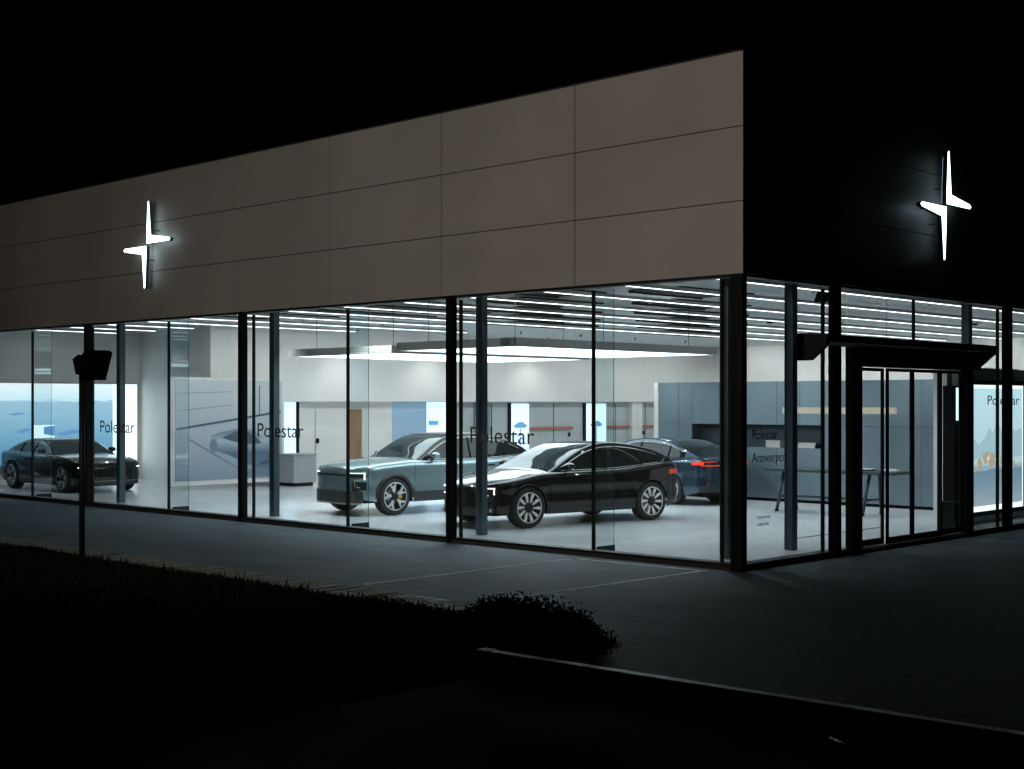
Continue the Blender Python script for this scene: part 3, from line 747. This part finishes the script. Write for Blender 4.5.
# display wall with the mountain lightbox
box('display_wall', M['white_wall'], -1.42, -1.15, 8.35, 11.48, .03, 2.98, B)
box('display_wall', M['grey_wall'], -1.10, -0.92, 8.45, 11.4, .03, 2.95, B)
o = empty('mountain_lightbox', (-0.88, 8.7, 0), 0, 'tall backlit picture of mountains under pale sky behind the right glazing', 'lightbox')
MB().box(-.035, .02, -.09, 2.4, .17, 2.73).build('frame', M['black'], o)
MB().box(.021, .03, 0, 2.3, .26, 2.64).build('white_edge', M['box_white'], o)
MB().box(.031, .036, .06, 2.24, .36, 2.58).build('print', M['mountain_sky'], o)
MB().prism([(.07, 1.25), (.07, 1.66), (.3, 1.52), (.55, 1.62), (.78, 1.86), (.9, 1.72), (1.1, 1.98), (1.35, 1.7), (1.6, 1.95), (1.9, 1.75), (2.23, 1.82), (2.23, 1.25)], lambda u, v: (.0365, u, v), lambda u, v: (.039, u, v)).build('print_mountain', M['mountain'], o)
rnd = random.Random(4)
for (cx_, cz_, r_) in ((.35, 1.15, .16), (.62, 1.28, .17), (.85, 1.22, .20), (1.35, 1.18, .16), (.15, 1.05, .1), (1.8, 1.1, .14)):
    n_ = 11
    MB().prism([(cx_ + r_ * rnd.uniform(.5, 1.1) * math.cos(2 * PI * k / n_), cz_ + r_ * rnd.uniform(.4, 1.0) * math.sin(2 * PI * k / n_)) for k in range(n_)], lambda u, v: (.0395, u, v), lambda u, v: (.0415, u, v)).build('print_rock', M['gold'], o)
# totem and bin by the door
o = empty('door_totem', (-0.98, 8.12, 0), 0, 'slim dark totem with lit upper panel just inside the sliding door', 'totem')
MB().box(-.13, .10, -.02, .22, .03, 2.62).build('body', M['black'], o, .004)
MB().box(.101, .106, .04, .20, 1.98, 2.58).build('lit_panel', M['box_white'], o)
o = empty('waste_bin', (-0.78, 7.75, 0), 0, 'square black bin with a flat lid beside the totem', 'bin')
MB().box(-.16, .16, -.16, .16, .03, .50).build('body', M['black'], o, .01)
MB().box(-.18, .18, -.18, .18, .502, .53).build('lid', M['steel_dark'], o, .005)
tag(box('floor_channel', M['steel_dark'], -1.85, -1.82, 4.2, 7.4, .0305, .036), 'thin dark metal channel set in the pale floor inside the door', 'floor channel')

# ------------------------------------------------------------------ lettering on the glass
NM = 'Pole' + 'star'
for i, xx in enumerate((-5.44, -11.27, -17.12)):
    t = text_mesh('window_lettering', NM, 0.385, M['letter'], (xx, 0.135, 1.65), (R(90), 0, 0), sx=1.0)
    wv = max(v.co.x for v in t.data.vertices) - min(v.co.x for v in t.data.vertices)
    t.data.transform(Matrix.Scale(1.42 / wv, 4, (1, 0, 0)))
    tag(t, ('dark lettering on the glass in front of the black car beside the third post', 'dark lettering on the glass beside the picture panel with the drawn car', 'dark lettering on the glass before the sea picture')[i], 'lettering', 'dark words on the showroom glass')
def rtext(body, y0, y1, z, size, m, label, cat='lettering', grp='dark words on the showroom glass'):
    t = text_mesh('window_lettering', body, size, m, (-0.135, y0, z), (R(90), 0, R(90)))
    mn = min(v.co.x for v in t.data.vertices); wv = max(v.co.x for v in t.data.vertices) - mn
    t.data.transform(Matrix.Scale((y1 - y0) / wv, 4, (1, 0, 0)))
    return tag(t, label, cat, grp)
rtext(NM, .42, 1.05, 1.79, .20, M['letter'], 'upper dark word on the glass right of the corner post')
rtext('Antwerpen', .42, 1.28, 1.47, .20, M['letter'], 'lower dark word, a town name, on the glass right of the corner post')
rtext('Scan to book', .55, .88, .68, .07, M['letter'], 'tiny upper line of text low on the glass near the corner')
rtext('a test drive', .55, .84, .58, .07, M['letter'], 'tiny lower line of text low on the glass near the corner')
rtext(NM, 7.82, 9.15, 2.27, .24, M['letter'], 'dark word on the glass before the mountain picture')

# ------------------------------------------------------------------ star signs
def star_sign(front, c, zc, label):
    o = empty('star_sign', (0, 0, 0), 0, label, 'illuminated sign', 'glowing four pointed signs on the facades')
    up = [(.055, .88), (.085, .90), (.095, .84), (.165, .19), (.84, .095), (.885, .06), (.84, .025), (.012, .025), (.012, .25)]
    dn = [(-x_, -z_) for (x_, z_) in up]
    for pts in (up, dn):
        def fn(d):
            if front: return lambda u, v: (c + u, -d, zc + v)
            return lambda u, v: (d, c + u, zc + v)
        ins = []
        MB().prism(pts, fn(.17), fn(.255)).build('letter_side', M['sign_side'], o)
        MB().prism(pts, fn(.256), fn(.262)).build('lit_face', M['sign'], o)
        sm = [(u * .9 + (.006 if pts is up else -.006), v * .9 + (.015 if pts is up else -.015)) for (u, v) in pts]
        MB().prism(sm, fn(.166), fn(.1695)).build('back_glow', M['sign_back'], o)
        u0, v0 = (.10, .30) if pts is up else (-.10, -.30)
        f0, f1 = fn(-0.0), fn(.159)
        for (uu, vv) in ((u0, v0), (u0 * 4, v0 * .25)):
            MB().tube([f0(uu, vv), f1(uu, vv)], .01, 6).build('fixing', M['steel_dark'], o)
star_sign(True, -14.56, 5.58, 'glowing white four pointed sign on the lit long facade')
star_sign(False, 5.47, 5.53, 'glowing white four pointed sign on the dark short facade')

# ------------------------------------------------------------------ cars
def interp(tab, s):
    if s <= tab[0][0]: return tab[0][1]
    if s >= tab[-1][0]: return tab[-1][1]
    for i in range(len(tab) - 1):
        if tab[i][0] <= s <= tab[i + 1][0]:
            p1, p2 = tab[i], tab[i + 1]
            h = p2[0] - p1[0]; t = (s - p1[0]) / h
            d = lambda k: (tab[k + 1][1] - tab[k][1]) / (tab[k + 1][0] - tab[k][0])
            def tang(k):
                if k == 0: return d(0)
                if k == len(tab) - 1: return d(k - 1)
                a, b = d(k - 1), d(k)
                return 0 if a * b <= 0 else 2 * a * b / (a + b)
            m1, m2 = tang(i) * h, tang(i + 1) * h
            return (2 * t**3 - 3 * t**2 + 1) * p1[1] + (t**3 - 2 * t**2 + t) * m1 + (-2 * t**3 + 3 * t**2) * p2[1] + (t**3 - t**2) * m2

class Car:
    def __init__(s, L, W, wb, fo, deck, roof, rw=.37, Rf=.42, Rr=.34, sill=.20, roofw=.70, ws=(1.3, 2.1), rg=(3.9, 4.6), win=(1.55, 4.3), bel=.0):
        s.L, s.W, s.wb, s.fo, s.deck, s.roof, s.rw = L, W, wb, fo, deck, roof, rw
        s.Rf, s.Rr, s.sill, s.roofw, s.ws, s.rg, s.win = Rf, Rr, sill, roofw, ws, rg, win
        s.sw = (fo, fo + wb); s.zmax = max(z for _, z in roof); s.s0 = roof[0][0]; s.s1 = roof[-1][0]
    def hw(s, x):
        h = s.W / 2 - .02
        def corner(d, r):
            if d >= r: return 0
            q = 1 - max(0, d) / r
            return r * 1.25 * (1 - math.sqrt(max(0, 1 - q * q)))
        y = h - corner(x, s.Rf) - corner(s.L - x, s.Rr)
        y -= .05 * max(0, 1 - x / 1.6) ** 2 + .05 * max(0, 1 - (s.L - x) / 1.4) ** 2
        for w in s.sw: y += .022 * math.exp(-((x - w) / .42) ** 2)
        return y
    def yz(s, x, z):
        zt = interp(s.deck, x); b = 0
        if z < .42: b -= (.42 - z) * .16
        if .5 < z < .72: b -= .018 * math.sin((z - .5) / .22 * PI)
        sh = zt - .10
        if z > sh: q = (z - sh) / .10; b -= .075 * q * q
        return s.hw(x) + b
    def zlow(s, x):
        z = s.sill + .10 * max(0, 1 - x / .5) + .14 * max(0, 1 - (s.L - x) / .5)
        ra = s.rw + .045
        for w in s.sw:
            d = abs(x - w)
            if d < ra: z = max(z, s.rw + math.sqrt(ra * ra - d * d))
        return z
    def X(s, x): return s.L / 2 - x
    def body(s, m, par):
        n = 190; st = []
        for i in range(n + 1):
            t = i / n; t = t - .055 * math.sin(2 * PI * t); st.append(t * s.L)
        for w in s.sw:
            ra = s.rw + .045
            for e in (-ra, -ra * .985, ra * .985, ra): st.append(w + e)
        st = sorted(st)
        rows = []
        for x in st:
            zl = s.zlow(x); zt = interp(s.deck, x); pts = []
            for f in (0, .08, .2, .35, .5, .62, .74, .84, .92, .97, 1.0):
                z = zl + (zt - zl) * f; pts.append((s.yz(x, z), z))
            ys, zs = pts[-1]; cr = .055 if x < s.ws[0] + .3 else .02
            for q in (.94, .82, .64, .42, .2, 0): pts.append((ys * q, zs + cr * (1 - q ** 2.2)))
            rows.append((x, pts))
        mb = MB(); m_ = len(rows[0][1]); W2 = 2 * m_ - 1
        for (x, pts) in rows:
            for (y, z) in pts: mb.v.append((s.X(x), y, z))
            for (y, z) in pts[-2::-1]: mb.v.append((s.X(x), -y, z))
        for i in range(len(rows) - 1):
            for k in range(W2 - 1):
                a = i * W2 + k; mb.f.append((a, a + 1, a + W2 + 1, a + W2)); mb.sm.append(True)
        mb.f.append(tuple(range(W2))[::-1]); mb.sm.append(False)
        b = (len(rows) - 1) * W2; mb.f.append(tuple(range(b, b + W2))); mb.sm.append(False)
        return mb.build('body', m, par)
    def gsec(s, x):
        zb = interp(s.deck, x) - .012; zr = interp(s.roof, x)
        wb_ = s.yz(x, zb + .012) - .015
        wr = s.W / 2 * s.roofw
        t = lambda z: wb_ - max(0, (wb_ - wr)) * min(1, max(0, (z - zb) / (s.zmax - zb)))
        zs = max(zb + .001, zr - .045)
        h = zs - zb
        rows = []
        for z in (zb, zb + min(.03, h * .25), zb + h * .35, zb + h * .6, zb + h * .8 if h < .2 else zs - .05, zs):
            rows.append((t(z), z))
        ye = rows[-1][0]
        # pillar / roof rail shoulder then top
        rows.append((ye * .985 - .004, zs + (zr - zs) * .55))
        rows.append((ye * .93 - .004, zs + (zr - zs) * .82))
        for q in (.78, .6, .4, .2, 0): rows.append((ye * q, zr - .0 + .0 if q == 0 else zs + (zr - zs) * (1 - .18 * (q / .93) ** 3)))
        return rows
    def greenhouse(s, body_m, roof_m, par, glass=None, ws_m=None):
        n = 100
        st = [s.s0 + (s.s1 - s.s0) * i / n for i in range(n + 1)]
        secs = [s.gsec(x) for x in st]; m_ = len(secs[0]); W2 = 2 * m_ - 1
        V = []
        for x, sc in zip(st, secs):
            for (y, z) in sc: V.append((s.X(x), y, z))
            for (y, z) in sc[-2::-1]: V.append((s.X(x), -y, z))
        parts = {'side_window': [], 'windscreen': [], 'rear_window': [], 'roof': [], 'pillar': []}
        bp = (s.win[0] + s.win[1]) / 2 - .12
        for i in range(n):
            x = (st[i] + st[i + 1]) / 2
            for k in range(W2 - 1):
                kk = k if k < m_ - 1 else W2 - 2 - k
                h = interp(s.roof, x) - interp(s.deck, x)
                if kk < 5:
                    if 1 <= kk < 4 and s.win[0] < x < s.win[1] and h > .12: key = 'side_window'
                    else: key = 'pillar'
                elif kk < 7: key = 'pillar'
                elif s.ws[0] - .05 < x < s.ws[1]: key = 'windscreen'
                elif s.rg[0] < x < s.rg[1]: key = 'rear_window'
                elif x <= s.ws[0]: key = 'pillar'
                else: key = 'roof'
                a = i * W2 + k; parts[key].append((a, a + 1, a + W2 + 1, a + W2))
        mats = {'side_window': glass or M['car_glass'], 'windscreen': ws_m or M['windscreen'], 'rear_window': M['car_glass'], 'roof': roof_m, 'pillar': body_m}
        for key, fs in parts.items():
            if not fs: continue
            used = sorted({v for f in fs for v in f}); mp = {v: i for i, v in enumerate(used)}
            mb = MB(); mb.v = [V[v] for v in used]; mb.f = [tuple(mp[v] for v in f) for f in fs]; mb.sm = [True] * len(fs)
            mb.build(key, mats[key], par)
        # window surround trim and centre pillars
        for sd in (1, -1):
            top = []; bot = []
            for x, sc in zip(st, secs):
                if s.win[0] < x < s.win[1] and interp(s.roof, x) - interp(s.deck, x) > .13:
                    top.append((s.X(x), sd * (sc[4][0] + .004), sc[4][1])); bot.append((s.X(x), sd * (sc[1][0] + .006), sc[1][1]))
            if len(top) > 3:
                MB().tube(top, .009, 5).build('window_trim', M['chrome'] , par)
                MB().tube(bot, .008, 5).build('window_trim', M['chrome'] if body_m == M['car_black'] else M['black'], par)
            for xx in (bp, bp + (s.win[1] - s.win[0]) * .36):
                sc = s.gsec(xx)
                MB().tube([(s.X(xx), sd * (sc[k][0] + .001), sc[k][1]) for k in (1, 2, 3, 4)], .022, 5).build('window_pillar', M['black'], par)
    def plan(s, t, rear=False, z=.8):
        """arc length t from the centre line around the front (or rear) corner -> (x, y)"""
        f = (lambda d: s.yz(d, z)) if not rear else (lambda d: s.yz(s.L - d, z))
        y0 = f(0)
        if t <= y0: return (0, t)
        acc = y0; d = 0; px_, py_ = 0, y0
        while True:
            d += .004 if d > .05 else .0006
            y = f(d); acc += math.hypot(d - px_, y - py_); px_, py_ = d, y
            if acc >= t or d > 2: return (d, y)
    def wrap(s, name, m, par, t0, t1, z0, z1, rear=False, off=.012, n=14, z0b=None, z1b=None, mid=None):
        """thin shell hugging the nose or tail between arc positions t0..t1"""
        mb = MB(); pts = []
        for i in range(n + 1):
            t = t0 + (t1 - t0) * i / n
            zm_ = (z0 + z1) / 2; d, y = s.plan(abs(t), rear, zm_); d2, y2 = s.plan(abs(t) + .02, rear, zm_)
            tx, ty = d2 - d, y2 - y; l = math.hypot(tx, ty) or 1
            nx_, ny_ = ty / l, -tx / l   # outward: away from the car
            if nx_ > 0: pass
            u = (-abs(nx_), abs(ny_))
            f = i / n
            za = z0 + ((z0b if z0b is not None else z0) - z0) * f; zb = z1 + ((z1b if z1b is not None else z1) - z1) * f
            sg = 1 if t >= 0 else -1
            for o_ in (off, -.02):
                for z in (za, zb):
                    dd = d + u[0] * o_; yy = y + u[1] * o_ 
                    X_ = s.X(dd) if not rear else s.X(s.L - dd)
                    pts.append((X_, sg * yy, z))
        mb.v = pts
        for i in range(n):
            a = i * 4; b = a + 4
            mb.f += [(a, a + 1, b + 1, b), (a + 1, a + 3, b + 3, b + 1), (a + 2, b + 2, b + 3, a + 3), (a, b, b + 2, a + 2)]; mb.sm += [False] * 4
        mb.f += [(0, 2, 3, 1), (n * 4, n * 4 + 1, n * 4 + 3, n * 4 + 2)]; mb.sm += [False, False]
        return mb.build(name, m, par)
    def side(s, name, m, par, x0, x1, z0, z1, off=.005, sd=1, n=10, nz=5):
        mb = MB()
        for i in range(n + 1):
            for j in range(nz + 1):
                x = x0 + (x1 - x0) * i / n; z = z0 + (z1 - z0) * j / nz
                mb.v.append((s.X(x), sd * (s.yz(x, z) + off), z))
        for i in range(n):
            for j in range(nz):
                a = i * (nz + 1) + j; mb.f.append((a, a + 1, a + nz + 2, a + nz + 1)); mb.sm.append(True)
        return mb.build(name, m, par)

def wheel(par, x, y, r, sd, spokes=10, rim_m=None, w=.25, caliper=None, name='wheel', style='blade'):
    rim_m = rim_m or M['rim']
    e = empty(name, (x, y, r)); e.parent = par
    q = sd
    MB().lathe_y([(q * y_, rr) for (y_, rr) in ((-.0, r * .70), (.005, r * .74), (.012, r * .92), (-.012, r * .985), (-.04, r), (-w + .03, r), (-w, r * .93), (-w, r * .6))], 44).build('tyre', M['rubber'], e)
    MB().lathe_y([(q * y_, rr) for (y_, rr) in ((.004, r * .715), (.010, r * .70), (-.005, r * .675), (-.09, r * .64), (-.10, r * .2), (-.10, .001))], 44).build('barrel', M['rim_dark'], e)
    MB().lathe_y([(q * y_, rr) for (y_, rr) in ((.006, r * .745), (.012, r * .73), (.008, r * .69))], 44).build('rim_edge', rim_m, e)
    MB().lathe_y([(q * y_, rr) for (y_, rr) in ((-.085, r * .5), (-.08, r * .5), (-.08, r * .1))], 30).build('brake_disc', M['disc'], e)
    sp = MB()
    for k in range(spokes):
        a = 2 * PI * k / spokes + .1
        if style == 'blade': pts = [(.26, -.03), (.62, -.115), (.69, -.05), (.69, .045), (.26, .035)]
        else: pts = [(.15, -.04), (.45, -.10), (.68, -.26), (.69, -.12), (.50, .02), (.68, .14), (.66, .22), (.40, .11), (.15, .05)]
        def f(d):
            return lambda u, v: ((u * math.cos(a) - v * math.sin(a)) * r, q * (d - (.69 - u) * .03), (u * math.sin(a) + v * math.cos(a)) * r)
        sp.prism(pts, f(.0), f(-.03))
    sp.build('spokes', rim_m, e)
    MB().lathe_y([(q * y_, rr) for (y_, rr) in ((-.03, r * .22), (.0, r * .20), (.006, r * .10), (.006, .001))], 20).build('hub', M['rim_dark'], e)
    if caliper:
        pts = [(.50 * math.cos(t), .50 * math.sin(t)) for t in [PI * .86 + k * .12 for k in range(7)]] + [(.30 * math.cos(t), .30 * math.sin(t)) for t in [PI * .86 + k * .12 for k in range(6, -1, -1)]]
        MB().prism(pts, lambda u, v: (u * r * -q * -1, q * -.07, v * r), lambda u, v: (u * r * -q * -1, q * -.04, v * r)).build('brake_caliper', caliper, e)
    return e

def finish_car(c, root, body_m, trim_m, spokes=10, rim_m=None, caliper=None, style='blade', clad=False, handles=True, doors=(1.35, 2.45, 3.55)):
    c.body(body_m, root)
    for sd in (1, -1):
        for w in c.sw:
            wheel(root, c.X(w), sd * (c.W / 2 - .02), c.rw, sd, spokes, rim_m, caliper=caliper, style=style)
        # arch lips
        for w in c.sw:
            ra = c.rw + .045; pts = []
            for k in range(25):
                t = PI * (-.02 + 1.04 * k / 24); x = w - ra * math.cos(t); z = c.rw + ra * math.sin(t)
                z = max(z, c.sill + .02)
                pts.append((c.X(x), sd * (c.yz(x, z) - .002), z))
            MB().tube(pts, .042 if clad else .012, 6).build('arch_trim', M['plastic'] if clad else body_m, root)
        c.side('side_skirt', M['plastic'] if clad else trim_m, root, c.sw[0] + c.rw + .1, c.sw[1] - c.rw - .1, c.sill, c.sill + (.20 if clad else .11), .012, sd)
        for d in doors:
            zt = interp(c.deck, d)
            c.side('door_seam', M['black'], root, d, d + .010, c.sill + .14, zt - .01, .0025, sd, 1, 12)
        if handles:
            for d in doors[1:]:
                z = interp(c.deck, d) - .14
                c.side('door_handle', M['black'] if body_m != M['car_black'] else M['steel_dark'], root, d - .26, d - .08, z - .016, z + .012, .010, sd, 4, 1)
        # mirror
        xm = c.win[0] + .12; zm = interp(c.deck, xm) + .10
        ym = c.yz(xm, zm - .1)
        mm = MB().ellipsoid((c.X(xm), sd * (ym + .12), zm), (.10, .115, .07)).build('mirror', body_m, root)
        MB().tube([(c.X(xm + .02), sd * (ym - .06), zm - .10), (c.X(xm + .01), sd * (ym + .06), zm - .04)], .02, 6).build('mirror_arm', M['black'], mm)
    # wheel housings and floor
    m_ = MB(); m_.box(c.X(c.L - .35), c.X(.3), -(c.W / 2 - .30), c.W / 2 - .30, c.sill - .02, .62)
    m_.box(c.X(c.sw[1] - c.rw - .1), c.X(c.sw[0] + c.rw + .1), -(c.W / 2 - .10), c.W / 2 - .10, c.sill - .015, .5)
    m_.build('underbody', M['black'], root)

def place(name, px_, py_, hx, hy, c, wheel_ix, sd, label, group='cars on show in the showroom'):
    """root so that wheel number wheel_ix (0 front, 1 rear) outer face on side sd sits at (px_, py_)"""
    h = Vector((hx, hy)).normalized(); l = Vector((-h.y, h.x))
    lx = c.X(c.sw[wheel_ix]); ly = sd * (c.W / 2)
    o = Vector((px_, py_)) - h * lx - l * ly
    return empty(name, (o.x, o.y, .03), math.atan2(h.y, h.x), label, 'car', group)

# --- black fastback
c1 = Car(4.78, 2.0, 2.98, .90,
         [(0, .66), (.08, .74), (.3, .82), (.8, .915), (1.3, .985), (1.9, 1.0), (3.0, 1.02), (3.9, 1.08), (4.4, 1.12), (4.7, 1.10), (4.78, 1.03)],
         [(1.38, .99), (1.68, 1.13), (2.03, 1.30), (2.36, 1.43), (2.7, 1.51), (3.0, 1.53), (3.4, 1.505), (3.8, 1.44), (4.2, 1.33), (4.5, 1.20), (4.68, 1.10)],
         rw=.375, Rf=.62, ws=(1.40, 2.42), rg=(4.7, 4.8), win=(1.68, 4.15), roofw=.69, sill=.25)
r = place('parked_car', -6.29, 2.52, -.172, -.985, c1, 0, 1, 'glossy black fastback car with fan shaped silver wheel blades, nearest to the glass')
finish_car(c1, r, M['car_black'], M['plastic'], 10, rim_m=M['rim_bright'], doors=(1.38, 2.45, 3.5))
c1.greenhouse(M['car_black'], M['car_glass'], r)
for sd in (1, -1):
    c1.wrap('headlight', M['head_lamp'], r, sd * .52, sd * .86, .725, .745, off=.018)
    c1.wrap('headlight', M['head_lamp'], r, sd * .835, sd * .862, .62, .745, off=.018, n=2)
    c1.wrap('headlight_lens', M['head_glass'], r, sd * .45, sd * .90, .64, .72, off=.008)
    c1.wrap('headlight', M['head_lamp'], r, sd * .50, sd * .74, .60, .615, off=.015)
    c1.wrap('tail_light', M['tail_dim'], r, sd * .50, sd * 1.22, .89, .98, True, off=.012)
c1.wrap('lower_grille', M['plastic'], r, -.7, .7, .24, .38, off=.012, n=30)
c1.wrap('tail_bar', M['tail_dim'], r, -.5, .5, .93, .955, True, n=20)

# --- blue grey sport utility
c2 = Car(4.80, 1.97, 2.98, .86,
         [(0, .80), (.05, .91), (.16, .97), (.5, 1.03), (1.0, 1.07), (1.35, 1.09), (2.2, 1.085), (3.4, 1.09), (4.3, 1.13), (4.7, 1.12), (4.80, 1.02)],
         [(1.43, 1.10), (1.70, 1.25), (2.02, 1.44), (2.28, 1.555), (2.6, 1.62), (3.0, 1.64), (3.5, 1.575), (4.0, 1.48), (4.35, 1.35), (4.6, 1.20), (4.72, 1.12)],
         rw=.385, Rf=.44, ws=(1.45, 2.38), rg=(4.1, 4.65), win=(1.73, 4.3), sill=.27, roofw=.72)
r = place('parked_car', -10.24, 2.80, -.10, -.995, c2, 0, 1, 'blue grey sport utility car with yellow brake calipers and black arch trims')
finish_car(c2, r, M['car_blue_grey'], M['plastic'], 5, caliper=M['caliper'], style='fork', clad=True)
c2.greenhouse(M['car_black'], M['car_glass'], r)
for sd in (1, -1):
    c2.wrap('headlight', M['head_lamp'], r, sd * .55, sd * .90, .855, .873, off=.018)
    c2.wrap('headlight', M['head_lamp'], r, sd * .875, sd * .905, .73, .873, off=.018, n=2)
    c2.wrap('headlight_lens', M['head_glass'], r, sd * .50, sd * .92, .77, .852, off=.010)
    c2.wrap('air_intake', M['head_glass'], r, sd * .62, sd * .92, .46, .70, off=.006)
c2.wrap('nose_panel', M['head_glass'], r, -.52, .52, .80, .835, off=.010, n=20)
c2.wrap('lower_grille', M['plastic'], r, -.86, .86, .27, .50, off=.030, n=36)
c2.wrap('bumper_lip', M['galv'], r, -.80, .80, .235, .262, off=.040, n=30)

# --- blue hatchback
c3 = Car(4.61, 1.86, 2.74, .90,
         [(0, .70), (.08, .80), (.4, .88), (1.0, .95), (1.4, .985), (2.2, .99), (3.4, 1.02), (4.2, 1.06), (4.5, 1.05), (4.61, .98)],
         [(1.30, .99), (1.6, 1.14), (2.0, 1.34), (2.4, 1.45), (2.8, 1.48), (3.3, 1.45), (3.8, 1.33), (4.2, 1.17), (4.45, 1.06)],
         rw=.36, Rr=.26, ws=(1.33, 2.25), rg=(3.45, 4.4), win=(1.55, 4.0), roofw=.68, sill=.22)
r = place('parked_car', -8.05, 8.95, -1, .05, c3, 1, 1, 'dark blue hatchback with a red light bar, seen from behind at the right')
finish_car(c3, r, M['car_blue'], M['plastic'], 5, style='fork', doors=(1.4, 2.4, 3.35))
c3.greenhouse(M['car_blue'], M['car_glass'], r)
c3.wrap('tail_light', M['tail_lamp'], r, -.86, .86, .88, .897, True, n=30, off=.014)
for sd in (1, -1):
    c3.wrap('tail_light', M['tail_lamp'], r, sd * .80, sd * 1.08, .905, .965, True, off=.013)
    c3.wrap('tail_light', M['tail_lamp'], r, sd * .45, sd * .90, .966, .978, True, off=.014)
    c3.wrap('reflector', M['tail_dark'], r, sd * .60, sd * .82, .53, .555, True, off=.012)
c3.wrap('rear_panel', M['plastic'], r, -.62, .62, .906, .954, True, n=20, off=.008)
c3.wrap('rear_bumper', M['plastic'], r, -.9, .9, .30, .42, True, n=30, off=.012)

# --- black coupe at the far left
c4 = Car(4.58, 1.95, 2.74, .90,
         [(0, .62), (.08, .70), (.4, .80), (1.0, .89), (1.5, .93), (2.2, .94), (3.2, .96), (4.0, .99), (4.45, .97), (4.58, .88)],
         [(1.42, .935), (1.75, 1.09), (2.1, 1.24), (2.45, 1.33), (2.8, 1.35), (3.2, 1.32), (3.6, 1.22), (3.95, 1.09), (4.15, 1.0)],
         rw=.36, ws=(1.45, 2.3), rg=(3.1, 4.1), win=(1.75, 3.7), roofw=.66, sill=.18)
r = place('parked_car', -21.70, 1.67, 1, -.015, c4, 0, -1, 'low black coupe with an upright slatted grille, in front of the sea picture')
finish_car(c4, r, M['car_black'], M['plastic'], 5, style='fork', doors=(1.5, 3.0), rim_m=M['rim'])
c4.greenhouse(M['car_black'], M['car_black'], r)
for sd in (1, -1):
    c4.wrap('headlight', M['head_lamp'], r, sd * .72, sd * .92, .63, .66, off=.014)
c4.wrap('grille', M['black'], r, -.52, .52, .40, .62, n=16, off=.010)
for k in range(13):
    t = -.48 + .08 * k
    c4.wrap('grille_slat', M['plastic'], r, t, t + .010, .42, .61, n=1, off=.022)
c4.wrap('lower_grille', M['plastic'], r, -.8, .8, .20, .30, off=.014, n=26)
c4.wrap('bumper_strip', M['chrome'], r, -.75, .75, .30, .31, off=.018, n=26)
